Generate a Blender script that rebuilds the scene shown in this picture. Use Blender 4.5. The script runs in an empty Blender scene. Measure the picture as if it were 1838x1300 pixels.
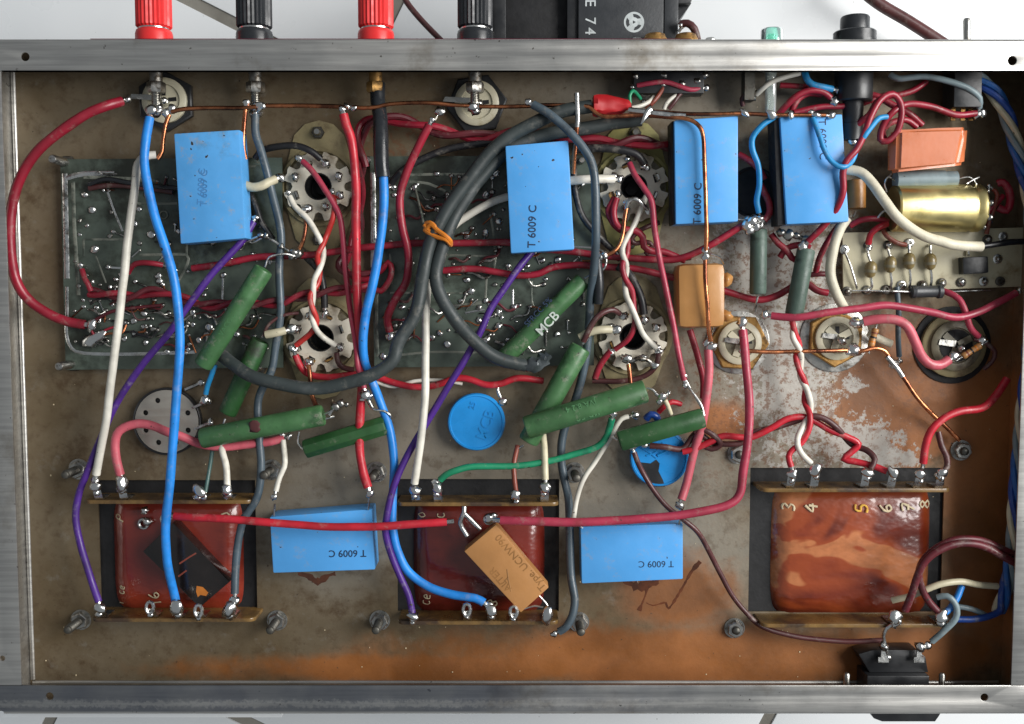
import bpy, bmesh, math, random
from mathutils import Vector, Matrix, noise
from mathutils.geometry import tessellate_polygon
random.seed(7)
U = 0.00025            # one working unit = 0.25 mm
RIM = 118.0            # height of the chassis rim above the plate, in units
HS = 0.85              # height scale of the tables below
S = bpy.context.scene
C = bpy.context.collection
R = math.radians
# ---------------------------------------------------------------- camera
FPX, TILT = 1850.0, R(4.0)
AX = Vector((0, -math.sin(TILT), -math.cos(TILT)))
UPV = Vector((0, math.cos(TILT), -math.sin(TILT)))
CAMP = Vector((0, 0, RIM)) - AX * FPX
cd = bpy.data.cameras.new('camera'); cam = bpy.data.objects.new('camera', cd); C.objects.link(cam)
cd.sensor_fit = 'HORIZONTAL'; cd.sensor_width = 36; cd.lens = 36 * FPX / 1838
cd.clip_start = 0.01; cd.clip_end = 50
cam.location = CAMP * U; cam.rotation_euler = (-TILT, 0, 0)
S.camera = cam
# ---------------------------------------------------------------- light
w = bpy.data.worlds.new('World'); S.world = w; w.use_nodes = True
bg = w.node_tree.nodes['Background']; bg.inputs[0].default_value = (0.86, 0.93, 1.0, 1); bg.inputs[1].default_value = 0.23
def area(name, loc, tgt, sx, sy, power, col):
    l = bpy.data.lights.new(name, 'AREA'); l.shape = 'RECTANGLE'; l.size = sx; l.size_y = sy; l.energy = power; l.color = col
    o = bpy.data.objects.new(name, l); C.objects.link(o); o.location = loc
    o.rotation_euler = (Vector(tgt) - Vector(loc)).to_track_quat('-Z', 'Y').to_euler()
area('window_light', (1.14, 0.28, 0.88), (0.02, 0.0, 0), 0.85, 0.95, 30, (1.0, 0.985, 0.96))
S.view_settings.view_transform = 'Standard'; S.view_settings.look = 'None'
S.view_settings.exposure = 0.2; S.view_settings.gamma = 1
S.render.engine = 'CYCLES'
# ---------------------------------------------------------------- materials
M = {}
def nt(name):
    m = bpy.data.materials.new(name); m.use_nodes = True
    return m, m.node_tree.nodes, m.node_tree.links, m.node_tree.nodes['Principled BSDF']
def mixc(N, L, fac, a, b, mode='MIX'):
    n = N.new('ShaderNodeMix'); n.data_type = 'RGBA'; n.blend_type = mode
    for s, v in ((0, fac), (6, a), (7, b)):
        if hasattr(v, 'is_output'): L.new(v, n.inputs[s])
        elif s == 0: n.inputs[0].default_value = v
        else: n.inputs[s].default_value = (*v[:3], 1)
    return n.outputs[2]
def nz(N, L, vec, scale, detail=4, rough=.55, dist=0):
    n = N.new('ShaderNodeTexNoise'); n.inputs['Scale'].default_value = scale; n.inputs['Detail'].default_value = detail
    n.inputs['Roughness'].default_value = rough; n.inputs['Distortion'].default_value = dist
    if vec: L.new(vec, n.inputs['Vector'])
    return n.outputs[0]
def mrange(N, L, v, a, b, c=0, d=1):
    n = N.new('ShaderNodeMapRange'); n.interpolation_type = 'SMOOTHSTEP'
    L.new(v, n.inputs[0])
    for i, x in enumerate((a, b, c, d)): n.inputs[i + 1].default_value = x
    return n.outputs[0]
def mth(N, L, op, a, b=None):
    n = N.new('ShaderNodeMath'); n.operation = op
    for i, v in enumerate((a, b)):
        if v is None: continue
        if hasattr(v, 'is_output'): L.new(v, n.inputs[i])
        else: n.inputs[i].default_value = v
    return n.outputs[0]
def mat(key, col, rough=.4, metal=0, var=.18, scale=130, dirt=None, dirt_lo=.55, dirt_hi=.7, dscale=60, bump=.0, bscale=400, coat=0, spec=.5, dust=0):
    m, N, L, P = nt(key)
    tc = N.new('ShaderNodeTexCoord'); vec = tc.outputs['Object']
    a = [c * (1 - var) for c in col]; b = [min(1, c * (1 + var)) for c in col]
    o = mixc(N, L, mrange(N, L, nz(N, L, vec, scale), .3, .7), a, b)
    rv = mrange(N, L, nz(N, L, vec, scale * 1.7), .3, .7, max(.03, rough - .1), min(1, rough + .12))
    if dirt:
        f = mrange(N, L, nz(N, L, vec, dscale, 8, .65), dirt_lo, dirt_hi)
        o = mixc(N, L, f, o, dirt)
    if dust:
        o = mixc(N, L, mth(N, L, 'MULTIPLY', mrange(N, L, nz(N, L, vec, 170, 8, .72), .54, .68), dust), o, (.34, .31, .26))
        o = mixc(N, L, mrange(N, L, nz(N, L, vec, 330, 3, .5), .715, .74), o, (.03, .025, .02))
    L.new(o, P.inputs['Base Color']); L.new(rv, P.inputs['Roughness'])
    P.inputs['Metallic'].default_value = metal; P.inputs['Specular IOR Level'].default_value = spec
    P.inputs['Coat Weight'].default_value = coat; P.inputs['Coat Roughness'].default_value = .12
    if bump:
        bn = N.new('ShaderNodeBump'); bn.inputs['Strength'].default_value = bump; bn.inputs['Distance'].default_value = .0006
        L.new(nz(N, L, vec, bscale, 5), bn.inputs['Height']); L.new(bn.outputs[0], P.inputs['Normal'])
    M[key] = m
    return m
GR = (.03, .025, .02)
WK = dict(rough=.40, var=.2, scale=70, bump=.22, bscale=140, dirt_lo=.5, dirt_hi=.8, dscale=90, dust=.3)
mat('red', (.27, .012, .028), dirt=(.12, .012, .014), **WK)
mat('brightred', (.47, .016, .03), dirt=(.2, .012, .016), **WK)
mat('orangered', (.50, .03, .025), dirt=(.25, .02, .016), **WK)
mat('pinkred', (.37, .034, .068), dirt=(.22, .03, .035), **WK)
mat('pink', (.52, .10, .13), dirt=(.30, .06, .07), **WK)
mat('maroon', (.10, .012, .018), dirt=(.04, .01, .01), **WK)
mat('brown', (.075, .022, .022), dirt=(.03, .015, .013), **WK)
mat('rustbrown', (.22, .05, .03), dirt=(.1, .03, .02), **WK)
mat('blue', (.016, .22, .66), dirt=(.012, .13, .40), **WK)
mat('darkblue', (.012, .055, .27), dirt=(.01, .03, .12), **WK)
mat('bundleblue', (.012, .10, .34), dirt=(.01, .05, .18), **WK)
mat('cyanblue', (.015, .24, .52), dirt=(.015, .12, .26), **WK)
mat('white', (.66, .63, .55), dirt=(.42, .38, .30), **WK)
mat('cream', (.55, .50, .35), dirt=(.34, .28, .17), **WK)
mat('purple', (.065, .018, .20), dirt=(.04, .014, .10), **WK)
mat('slate', (.060, .085, .105), dirt=(.03, .04, .05), **WK)
mat('greyblue', (.19, .25, .27), dirt=(.1, .13, .14), **WK)
mat('coax', (.033, .042, .042), dirt=(.075, .085, .085), rough=.5, var=.2, scale=60, bump=.2, bscale=120, dirt_lo=.52, dirt_hi=.8, dscale=80, dust=.2)
mat('black', (.011, .011, .013), dirt=(.035, .033, .03), **WK)
mat('sheath', (.014, .016, .019), rough=.28, bump=.35, bscale=90)
mat('teal', (.05, .11, .10), dirt=(.03, .05, .05), **WK)
mat('green', (.012, .23, .11), dirt=(.01, .11, .06), **WK)
mat('orange', (.62, .19, .015), dirt=(.4, .1, .02), **WK)
mat('sleeve', (.58, .54, .42), rough=.55, dirt=(.36, .32, .22), var=.15, scale=50, bump=.3, bscale=700, dirt_lo=.5, dirt_hi=.8, dscale=70)
mat('copper', (.72, .27, .12), rough=.28, metal=1, dirt=(.20, .07, .04), dirt_lo=.46, dirt_hi=.62, dscale=45, bump=.15)
mat('darkcopper', (.52, .19, .085), rough=.32, metal=1, dirt=(.13, .05, .03), dirt_lo=.45, dirt_hi=.62, dscale=55, bump=.15)
mat('tin', (.62, .62, .60), rough=.28, metal=1, dirt=(.16, .15, .13), dirt_lo=.52, dirt_hi=.68, dscale=160, bump=.4, bscale=350)
mat('solder', (.70, .70, .68), rough=.27, metal=1, dirt=(.15, .13, .11), dirt_lo=.55, dirt_hi=.66, dscale=260, bump=.6, bscale=420)
mat('dullsolder', (.40, .39, .36), rough=.33, metal=1, dirt=(.08, .065, .05), dirt_lo=.48, dirt_hi=.62, dscale=300, bump=.6, bscale=420)
mat('steel', (.46, .45, .42), rough=.33, metal=1, dirt=(.12, .095, .07), dirt_lo=.5, dirt_hi=.7, dscale=200, bump=.2)
mat('darksteel', (.12, .115, .10), rough=.45, metal=.8, dirt=(.05, .035, .025), dirt_lo=.48, dirt_hi=.66, dscale=180, bump=.3)
mat('brass', (.42, .235, .075), rough=.42, metal=.75, dirt=(.12, .07, .03), dirt_lo=.5, dirt_hi=.7, dscale=140, bump=.2)
mat('gold', (.66, .56, .26), rough=.40, metal=1, var=.12, scale=30, dirt=(.34, .24, .06), dirt_lo=.48, dirt_hi=.68, dscale=35, bump=.15, bscale=200)
mat('capblue', (.085, .355, .76), rough=.42, var=.05, scale=40, dirt=(.03, .17, .42), dirt_lo=.66, dirt_hi=.85, dscale=70, bump=.06, bscale=300, dust=.28)
mat('capdirty', (.085, .34, .70), rough=.5, var=.08, scale=40, dirt=(.07, .15, .22), dirt_lo=.56, dirt_hi=.8, dscale=45, bump=.1, bscale=300, dust=.5)
mat('trimblue', (.012, .25, .64), rough=.3, var=.1, scale=60, bump=.1, bscale=200, coat=.2)
mat('rgreen', (.052, .140, .052), rough=.42, var=.25, scale=60, dirt=(.012, .045, .014), dirt_lo=.5, dirt_hi=.75, dscale=70, bump=.15, bscale=260, dust=.4)
mat('rgreend', (.022, .085, .024), rough=.45, var=.3, scale=60, dirt=(.02, .03, .015), dirt_lo=.48, dirt_hi=.68, dscale=60, bump=.2, bscale=260, dust=.3)
mat('rgrey', (.060, .095, .075), rough=.5, var=.2, scale=90, dirt=(.02, .03, .025), dirt_lo=.5, dirt_hi=.75, dscale=160, bump=.25, bscale=500)
mat('wafer', (.74, .69, .57), rough=.55, var=.1, scale=60, dirt=(.26, .19, .11), dirt_lo=.5, dirt_hi=.72, dscale=60, bump=.15)
mat('fibre', (.30, .25, .13), rough=.55, var=.25, scale=50, dirt=(.10, .07, .035), dirt_lo=.45, dirt_hi=.7, dscale=50, bump=.2)
mat('fibreyel', (.34, .31, .11), rough=.55, var=.2, scale=50, dirt=(.15, .11, .05), dirt_lo=.5, dirt_hi=.7, dscale=50, bump=.2)
mat('ivory', (.58, .54, .40), rough=.42, var=.1, scale=60, dirt=(.35, .27, .12), dirt_lo=.55, dirt_hi=.72, dscale=60, bump=.1)
mat('ivorydark', (.20, .18, .12), rough=.42, var=.3, scale=60, dirt=(.07, .05, .03), dirt_lo=.45, dirt_hi=.65, dscale=60, bump=.1)
mat('pcb', (.074, .095, .076), rough=.33, var=.35, scale=40, dirt=(.017, .020, .013), dirt_lo=.45, dirt_hi=.66, dscale=45, bump=.12, bscale=180)
mat('trace', (.22, .23, .19), rough=.38, metal=.3, var=.3, scale=80, dirt=(.06, .075, .06), dirt_lo=.45, dirt_hi=.65, dscale=130)
mat('bakelite', (.20, .115, .035), rough=.35, var=.3, scale=60, dirt=(.05, .028, .015), dirt_lo=.42, dirt_hi=.66, dscale=50, bump=.2, coat=.3)
mat('tboard', (.50, .46, .32), rough=.5, var=.08, scale=60, dirt=(.25, .18, .09), dirt_lo=.57, dirt_hi=.75, dscale=45, bump=.1)
mat('core', (.008, .008, .009), rough=.6, var=.3, bump=.2)
mat('hole', (.004, .004, .005), rough=.7)
mat('blackplastic', (.016, .017, .019), rough=.38, var=.2, scale=60, dirt=(.035, .035, .036), dirt_lo=.5, dirt_hi=.8, dscale=40, bump=.1)
mat('greyblack', (.035, .038, .042), rough=.42, var=.12, scale=50, dirt=(.02, .02, .022), dirt_lo=.55, dirt_hi=.8, dscale=40, bump=.15, bscale=600)
mat('postred', (.72, .03, .03), rough=.4, var=.06)
mat('postblack', (.018, .02, .023), rough=.33, var=.1)
mat('amber', (.45, .215, .065), rough=.38, var=.1, scale=50, dirt=(.28, .13, .04), dirt_lo=.6, dirt_hi=.8, dscale=60, bump=.1, coat=.25)
mat('tan', (.43, .205, .07), rough=.4, var=.08, scale=50, dirt=(.28, .13, .04), dirt_lo=.62, dirt_hi=.8, dscale=60, bump=.1)
mat('taninset', (.30, .14, .04), rough=.5)
mat('terracotta', (.56, .16, .06), rough=.35, var=.08, scale=40, dirt=(.36, .09, .04), dirt_lo=.62, dirt_hi=.8, dscale=70, bump=.08, coat=.25)
mat('orangebrown', (.30, .13, .03), rough=.4, var=.2)
mat('blackcap', (.010, .007, .006), rough=.22, var=.4, scale=50, dirt=(.05, .02, .012), dirt_lo=.6, dirt_hi=.75, dscale=60, bump=.35, bscale=150, coat=.4)
mat('ochre', (.5, .16, .02), rough=.5)
mat('ink', (.012, .03, .075), rough=.5)
mat('inkfaint', (.055, .20, .44), rough=.5)
mat('whiteprint', (.55, .6, .55), rough=.5)
mat('faintprint', (.07, .20, .08), rough=.5)
mat('silverprint', (.50, .54, .54), rough=.4, dirt=(.3, .33, .33), dscale=200)
mat('chalk', (.66, .55, .36), rough=.7, dirt=(.35, .2, .12), dirt_lo=.5, dirt_hi=.7, dscale=300)
mat('chalkyellow', (.66, .38, .05), rough=.7, dirt=(.4, .15, .04), dirt_lo=.55, dirt_hi=.7, dscale=300)
mat('diode', (.20, .15, .06), rough=.35, var=.2, dirt=(.07, .05, .02), dscale=150, coat=.3)
mat('redheat', (.40, .010, .014), rough=.55, var=.15, scale=40, bump=.5, bscale=60)
mat('foil', (.06, .07, .075), rough=.22, metal=.3, bump=.6, bscale=80)
mat('disc', (.40, .375, .33), rough=.35, metal=.5, var=.12, scale=30, dirt=(.2, .17, .14), dirt_lo=.55, dirt_hi=.75, dscale=40, bump=.1)
mat('lacquer', (.10, .028, .008), rough=.15, var=.4, coat=.6)
mat('maroonpaint', (.075, .008, .02), rough=.45)
mat('grout', (.20, .19, .165), rough=.9, var=.25, scale=30, bump=.5, bscale=150, dirt=(.1, .09, .075), dirt_lo=.5, dirt_hi=.75, dscale=25)
def tile_mat():
    m, N, L, P = nt('tile')
    v = N.new('ShaderNodeTexCoord').outputs['Object']
    o = mixc(N, L, mrange(N, L, nz(N, L, v, 5, 4), .3, .7), (.70, .73, .75), (.77, .79, .80))
    sp = mrange(N, L, nz(N, L, v, 260, 2), .745, .78)
    o = mixc(N, L, sp, o, (.3, .3, .29)); L.new(o, P.inputs['Base Color'])
    L.new(mrange(N, L, nz(N, L, v, 12, 5), .3, .7, .22, .38), P.inputs['Roughness'])
    M['tile'] = m
tile_mat()
def glass_mat():
    m, N, L, P = nt('glass'); P.inputs['Base Color'].default_value = (.86, .95, .91, 1); P.inputs['Roughness'].default_value = .08
    P.inputs['Transmission Weight'].default_value = .75; M['glass'] = m
    m, N, L, P = nt('neon'); P.inputs['Base Color'].default_value = (.42, .90, .74, 1); P.inputs['Roughness'].default_value = .1
    P.inputs['Transmission Weight'].default_value = .85; M['neon'] = m
glass_mat()
# ---------------------------------------------------------------- picture point at a height -> place
def at(x, y, h, raw=False):
    d = AX * FPX + Vector((1, 0, 0)) * (x - 919) + UPV * (650 - y)
    z = h if raw else h * HS
    return CAMP + d * ((z - CAMP.z) / d.z)
def sc(p):                                                   # units per picture pixel at a place
    return (p - CAMP).dot(AX) / FPX
def floor_mat():
    m, N, L, P = nt('plate')
    v = N.new('ShaderNodeTexCoord').outputs['Object']
    n1 = nz(N, L, v, 14, 8, .62); n2 = nz(N, L, v, 55, 8, .68); n3 = nz(N, L, v, 420, 5, .6)
    o = mixc(N, L, mrange(N, L, n1, .35, .65), (.140, .101, .055), (.212, .168, .110))
    o = mixc(N, L, mrange(N, L, n2, .50, .72), o, (.095, .060, .030))
    wrp = mth(N, L, 'ADD', mth(N, L, 'MULTIPLY', mth(N, L, 'SUBTRACT', nz(N, L, v, 24, 6), .5), 1.3), mth(N, L, 'MULTIPLY', mth(N, L, 'SUBTRACT', n2, .5), 1.1))
    def ell(cx, cy, rx, ry, soft=.45):
        c = at(cx, cy, 0); k = sc(c) * U
        s = N.new('ShaderNodeVectorMath'); s.operation = 'SUBTRACT'; L.new(v, s.inputs[0]); s.inputs[1].default_value = (c.x * U, c.y * U, 0)
        q = N.new('ShaderNodeVectorMath'); q.operation = 'MULTIPLY'; L.new(s.outputs[0], q.inputs[0]); q.inputs[1].default_value = (1 / (rx * k), 1 / (ry * k), 0)
        l = N.new('ShaderNodeVectorMath'); l.operation = 'LENGTH'; L.new(q.outputs[0], l.inputs[0])
        return mrange(N, L, mth(N, L, 'ADD', l.outputs['Value'], wrp), 1 - soft, 1 + soft, 1, 0)
    bare = ell(1390, 620, 190, 320, .3)                       # bare metal where the lacquer has gone
    for e in ((1265, 430, 120, 200), (1130, 860, 260, 130), (1250, 1000, 150, 120), (1250, 170, 330, 45), (1570, 790, 90, 70), (700, 820, 200, 110), (590, 960, 130, 110)):
        bare = mth(N, L, 'MAXIMUM', bare, ell(*e, .5))
    o = mixc(N, L, mth(N, L, 'MULTIPLY', bare, .8), o, (.275, .245, .195))
    n4 = nz(N, L, v, 130, 7, .7)
    o = mixc(N, L, mth(N, L, 'MULTIPLY', mrange(N, L, n4, .5, .66), .42), o, (.085, .050, .024))
    o = mixc(N, L, mth(N, L, 'MULTIPLY', mrange(N, L, nz(N, L, v, 90, 7, .7), .56, .7), .4), o, (.27, .25, .21))
    rust = ell(1670, 715, 210, 125, .2)
    for e in ((1300, 1185, 620, 62), (820, 1200, 420, 30), (1790, 900, 110, 330), (1640, 1180, 200, 60), (1210, 1060, 120, 70), (1300, 760, 60, 40)):
        rust = mth(N, L, 'MAXIMUM', rust, ell(*e, .4))
    o = mixc(N, L, mth(N, L, 'MULTIPLY', rust, .88), o, mixc(N, L, mrange(N, L, n1, .35, .65), (.185, .062, .013), (.36, .125, .028)))
    # flaked specks, only near the bare zone
    hf = mth(N, L, 'MULTIPLY', mth(N, L, 'SUBTRACT', nz(N, L, v, 200, 9, .75), .5), 4.6)
    for e in ((1420, 640, 85, 170), (1545, 795, 70, 42), (1395, 470, 110, 110), (1530, 690, 22, 12), (1600, 822, 55, 16)):
        wv = wrp; wrp = mth(N, L, 'ADD', mth(N, L, 'MULTIPLY', wv, .5), hf)
        o = mixc(N, L, mth(N, L, 'MULTIPLY', ell(*e, .12), .9), o, (.44, .42, .38)); wrp = wv
    pit = mth(N, L, 'MULTIPLY', mrange(N, L, nz(N, L, v, 240, 7, .78), .50, .58), mth(N, L, 'MAXIMUM', ell(1430, 600, 230, 330, .5), ell(720, 260, 130, 70, .5)))
    o = mixc(N, L, mth(N, L, 'MULTIPLY', pit, .75), o, (.17, .075, .035))
    o = mixc(N, L, mrange(N, L, n3, .66, .74), o, (.05, .035, .022))
    L.new(o, P.inputs['Base Color'])
    L.new(mth(N, L, 'SUBTRACT', .38, mth(N, L, 'MULTIPLY', rust, .3)), P.inputs['Metallic'])
    L.new(mrange(N, L, n2, .3, .7, .38, .6), P.inputs['Roughness'])
    b = N.new('ShaderNodeBump'); b.inputs['Strength'].default_value = .25; b.inputs['Distance'].default_value = .0004
    L.new(n3, b.inputs['Height']); L.new(b.outputs[0], P.inputs['Normal'])
    M['plate'] = m
floor_mat()
def flange_mat():
    m, N, L, P = nt('flange')
    v = N.new('ShaderNodeTexCoord').outputs['Object']
    mp = N.new('ShaderNodeMapping'); mp.inputs['Scale'].default_value = (4, 90, 40); L.new(v, mp.inputs['Vector'])
    st = nz(N, L, mp.outputs[0], 6, 6, .6)
    o = mixc(N, L, mrange(N, L, st, .35, .65), (.42, .41, .39), (.53, .52, .49))
    o = mixc(N, L, mrange(N, L, nz(N, L, v, 22, 7, .65), .54, .75), o, (.24, .21, .17))
    o = mixc(N, L, mrange(N, L, nz(N, L, v, 300, 4, .6), .68, .73), o, (.09, .075, .06))
    L.new(o, P.inputs['Base Color']); P.inputs['Metallic'].default_value = .9
    L.new(mrange(N, L, nz(N, L, v, 18, 6), .3, .7, .30, .50), P.inputs['Roughness'])
    b = N.new('ShaderNodeBump'); b.inputs['Strength'].default_value = .12; b.inputs['Distance'].default_value = .0004
    L.new(st, b.inputs['Height']); L.new(b.outputs[0], P.inputs['Normal'])
    M['flange'] = m
flange_mat()
def flange2_mat():  # navy reflection of dark surroundings painted into the colour, fading to the right
    m = M['flange'].copy(); m.name = 'flange_painted_reflection'; N, L = m.node_tree.nodes, m.node_tree.links; P = N['Principled BSDF']
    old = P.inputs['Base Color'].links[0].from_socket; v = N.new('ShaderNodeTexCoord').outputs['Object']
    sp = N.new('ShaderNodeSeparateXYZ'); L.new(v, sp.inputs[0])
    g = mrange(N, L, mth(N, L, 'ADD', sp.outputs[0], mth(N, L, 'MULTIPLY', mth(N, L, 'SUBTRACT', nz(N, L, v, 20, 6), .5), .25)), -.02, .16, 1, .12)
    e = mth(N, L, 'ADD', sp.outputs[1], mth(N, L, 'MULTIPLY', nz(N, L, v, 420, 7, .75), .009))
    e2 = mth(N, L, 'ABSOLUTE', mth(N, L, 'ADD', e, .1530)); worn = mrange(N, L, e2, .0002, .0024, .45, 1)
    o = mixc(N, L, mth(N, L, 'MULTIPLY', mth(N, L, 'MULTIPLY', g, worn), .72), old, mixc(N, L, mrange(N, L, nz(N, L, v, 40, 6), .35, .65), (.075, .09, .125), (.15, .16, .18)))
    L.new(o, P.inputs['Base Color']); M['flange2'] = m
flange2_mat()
def winding_mat(key, a, b, patch, th, seedv):
    m, N, L, P = nt(key)
    v0 = N.new('ShaderNodeTexCoord').outputs['Object']
    mp = N.new('ShaderNodeMapping'); mp.inputs['Location'].default_value = (seedv, seedv, 0); mp.inputs['Scale'].default_value = (.75, 1.15, 1); L.new(v0, mp.inputs['Vector']); v = mp.outputs[0]
    o = mixc(N, L, mrange(N, L, nz(N, L, v, 25, 5), .35, .65), a, b)
    if patch:
        f = mrange(N, L, nz(N, L, v, 27, 3, .5, .6), th, th + .025)
        pc = mixc(N, L, mrange(N, L, nz(N, L, v, 120, 6), .35, .65), patch, [c * .72 for c in patch])
        o = mixc(N, L, mrange(N, L, nz(N, L, v, 27, 3, .5, .6), th - .11, th), o, (.29, .052, .012))
        o = mixc(N, L, f, o, pc)
    L.new(o, P.inputs['Base Color'])
    P.inputs['Roughness'].default_value = .3; P.inputs['Coat Weight'].default_value = .7; P.inputs['Coat Roughness'].default_value = .13
    bn = N.new('ShaderNodeBump'); bn.inputs['Strength'].default_value = .6; bn.inputs['Distance'].default_value = .003
    L.new(nz(N, L, v, 38, 4), bn.inputs['Height']); L.new(bn.outputs[0], P.inputs['Coat Normal']); L.new(bn.outputs[0], P.inputs['Normal'])
    M[key] = m
winding_mat('windcopper', (.08, .009, .004), (.21, .028, .008), (.50, .175, .065), .53, 3.1)
winding_mat('windred', (.17, .016, .010), (.30, .040, .018), None, 0, 1.7)
winding_mat('winddark', (.08, .008, .006), (.20, .022, .012), None, 0, 4.4)
# ---------------------------------------------------------------- mesh helpers
WL = {}
def emit(name, bm, mk, parent=None, smooth=True, origin=None, bev=0):
    """link bm (world units) as one mesh object, its origin at `origin` or its parent's"""
    if bev: bmesh.ops.bevel(bm, geom=[e for e in bm.edges if e.calc_face_angle(0) > .6], offset=bev, segments=2, affect='EDGES', profile=.6)
    if origin is None:
        if parent is not None: origin = WL[parent.name]
        else:
            xs = [v.co for v in bm.verts]
            origin = Vector((sum(c.x for c in xs) / len(xs), sum(c.y for c in xs) / len(xs), min(c.z for c in xs)))
    origin = Vector(origin)
    for v in bm.verts: v.co = (v.co - origin) * U
    me = bpy.data.meshes.new(name); bm.to_mesh(me); bm.free()
    if smooth:
        me.polygons.foreach_set('use_smooth', [True] * len(me.polygons))
        try: me.set_sharp_from_angle(angle=R(38))
        except Exception: pass
    me.materials.append(M[mk])
    o = bpy.data.objects.new(name, me); C.objects.link(o)
    if parent is not None:
        o.parent = parent; o.location = (origin - WL[parent.name]) * U
    else: o.location = origin * U
    WL[o.name] = origin
    return o
def tag(o, label, cat, group=None):
    if len(label.split()) > 16: print('LONG', label)
    o['label'] = label; o['category'] = cat
    if group: o['group'] = group
    return o
def thing(name, label, cat, p, group=None):
    o = bpy.data.objects.new(name, None); C.objects.link(o); o.empty_display_size = .005
    o.location = Vector(p) * U; WL[o.name] = Vector(p)
    return tag(o, label, cat, group)
def frame(d):
    d = d.normalized(); a = Vector((0, 0, 1)) if abs(d.z) < .9 else Vector((0, 1, 0))
    x = d.cross(a).normalized(); return x, x.cross(d).normalized()
def lathe(bm, o, d, prof, seg=20, flute=0, flat=1.0, rot=0, cap=True):
    d = d.normalized(); x, y = frame(d); rings = []
    for t, r in prof:
        if r <= .01: rings.append([bm.verts.new(o + d * t)])
        else: rings.append([bm.verts.new(o + d * t + (x * math.cos(rot + i * 2 * math.pi / seg) + y * math.sin(rot + i * 2 * math.pi / seg) * flat) * r * (1 - (flute if i % 2 else 0))) for i in range(seg)])
    for a, b in zip(rings, rings[1:]):
        for i in range(seg):
            j = (i + 1) % seg
            if len(a) == 1 and len(b) == 1: continue
            if len(a) == 1: bm.faces.new((a[0], b[j], b[i]))
            elif len(b) == 1: bm.faces.new((a[i], a[j], b[0]))
            else: bm.faces.new((a[i], a[j], b[j], b[i]))
    if not cap: return bm
    if len(rings[0]) > 1: bm.faces.new(rings[0][::-1])
    if len(rings[-1]) > 1: bm.faces.new(rings[-1])
    return bm
def catmull(P, step=7):
    if len(P) < 3: return P[:]
    Q = [P[0] * 2 - P[1]] + P + [P[-1] * 2 - P[-2]]; out = []
    for i in range(1, len(Q) - 2):
        a, b, c, d = Q[i - 1:i + 3]
        n = max(2, int((c - b).length / step))
        for k in range(n):
            t = k / n
            out.append(.5 * ((2 * b) + (c - a) * t + (2 * a - 5 * b + 4 * c - d) * t * t + (3 * b - a - 3 * c + d) * t ** 3))
    out.append(P[-1]); return out
def tube(bm, P, r, seg=10, flat=1.0):
    n = len(P); rr = r if isinstance(r, (list, tuple)) else [r] * n
    d = (P[1] - P[0]).normalized(); x, _ = frame(d); rings = []
    for i in range(n):
        t = (P[min(i + 1, n - 1)] - P[max(i - 1, 0)])
        t = t.normalized() if t.length > 1e-6 else d
        x = (x - t * x.dot(t)); x = x.normalized() if x.length > 1e-6 else frame(t)[0]
        y = t.cross(x)
        rings.append([bm.verts.new(P[i] + (x * math.cos(k * 2 * math.pi / seg) + y * math.sin(k * 2 * math.pi / seg)) * rr[i]) for k in range(seg)])
    for a, b in zip(rings, rings[1:]):
        for k in range(seg): bm.faces.new((a[k], a[(k + 1) % seg], b[(k + 1) % seg], b[k]))
    bm.faces.new(rings[0][::-1]); bm.faces.new(rings[-1])
    return bm
def prism(bm, polys, z0, z1):
    """polys: outer loop then holes, lists of (x, y) in units"""
    polys = [[Vector((p[0], p[1], 0)) for p in q] for q in polys]
    flat = [p for q in polys for p in q]
    tris = tessellate_polygon(polys)
    lo = [bm.verts.new((p.x, p.y, z0)) for p in flat]; hi = [bm.verts.new((p.x, p.y, z1)) for p in flat]
    for t in tris:
        for vs in ((hi[t[0]], hi[t[1]], hi[t[2]]), (lo[t[2]], lo[t[1]], lo[t[0]])):
            try: bm.faces.new(vs)
            except ValueError: pass
    k = 0
    for q in polys:
        n = len(q)
        for i in range(n):
            j = (i + 1) % n
            bm.faces.new((lo[k + i], lo[k + j], hi[k + j], hi[k + i]))
        k += n
    bmesh.ops.recalc_face_normals(bm, faces=bm.faces)
    return bm
def circ(cx, cy, r, n=24, a0=0): return [(cx + r * math.cos(a0 + i * 2 * math.pi / n), cy + r * math.sin(a0 + i * 2 * math.pi / n)) for i in range(n)]
def rectp(x0, y0, x1, y1): return [(x0, y0), (x1, y0), (x1, y1), (x0, y1)]
def quadbox(pts, h, thick):
    """box whose top corners stand at the given points at height h"""
    q = [at(x, y, h) for x, y in pts]; bm = bmesh.new()
    z1 = h * HS
    prism(bm, [[(p.x, p.y) for p in q]], z1 - thick, z1)
    bmesh.ops.dissolve_limit(bm, angle_limit=.01, verts=bm.verts, edges=bm.edges)
    return bm
# solder
BL = {}
def blobmesh(mk, i):
    if (mk, i) in BL: return BL[(mk, i)]
    bm = bmesh.new(); bmesh.ops.create_icosphere(bm, subdivisions=2, radius=1)
    off = Vector((i * 7.3, i * 3.1, 1.7))
    for v in bm.verts:
        c = v.co.copy(); v.co = c * (1 + .6 * noise.noise(c * 1.4 + off)) * U
    me = bpy.data.meshes.new('solder_blob'); bm.to_mesh(me); bm.free()
    me.polygons.foreach_set('use_smooth', [True] * len(me.polygons)); me.materials.append(M[mk]); BL[(mk, i)] = me
    return me
def blob(parent, p, r, name='solder_blob', mk='solder', st=(1, 1, 1)):
    o = bpy.data.objects.new(name, blobmesh(mk, random.randrange(6))); C.objects.link(o)
    o.parent = parent; o.location = (Vector(p) - WL[parent.name]) * U
    o.scale = (r * st[0] * random.uniform(.85, 1.15), r * st[1] * random.uniform(.85, 1.15), r * st[2] * random.uniform(.8, 1))
    o.rotation_euler = (0, 0, random.uniform(0, 6.28))
    return o
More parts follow.
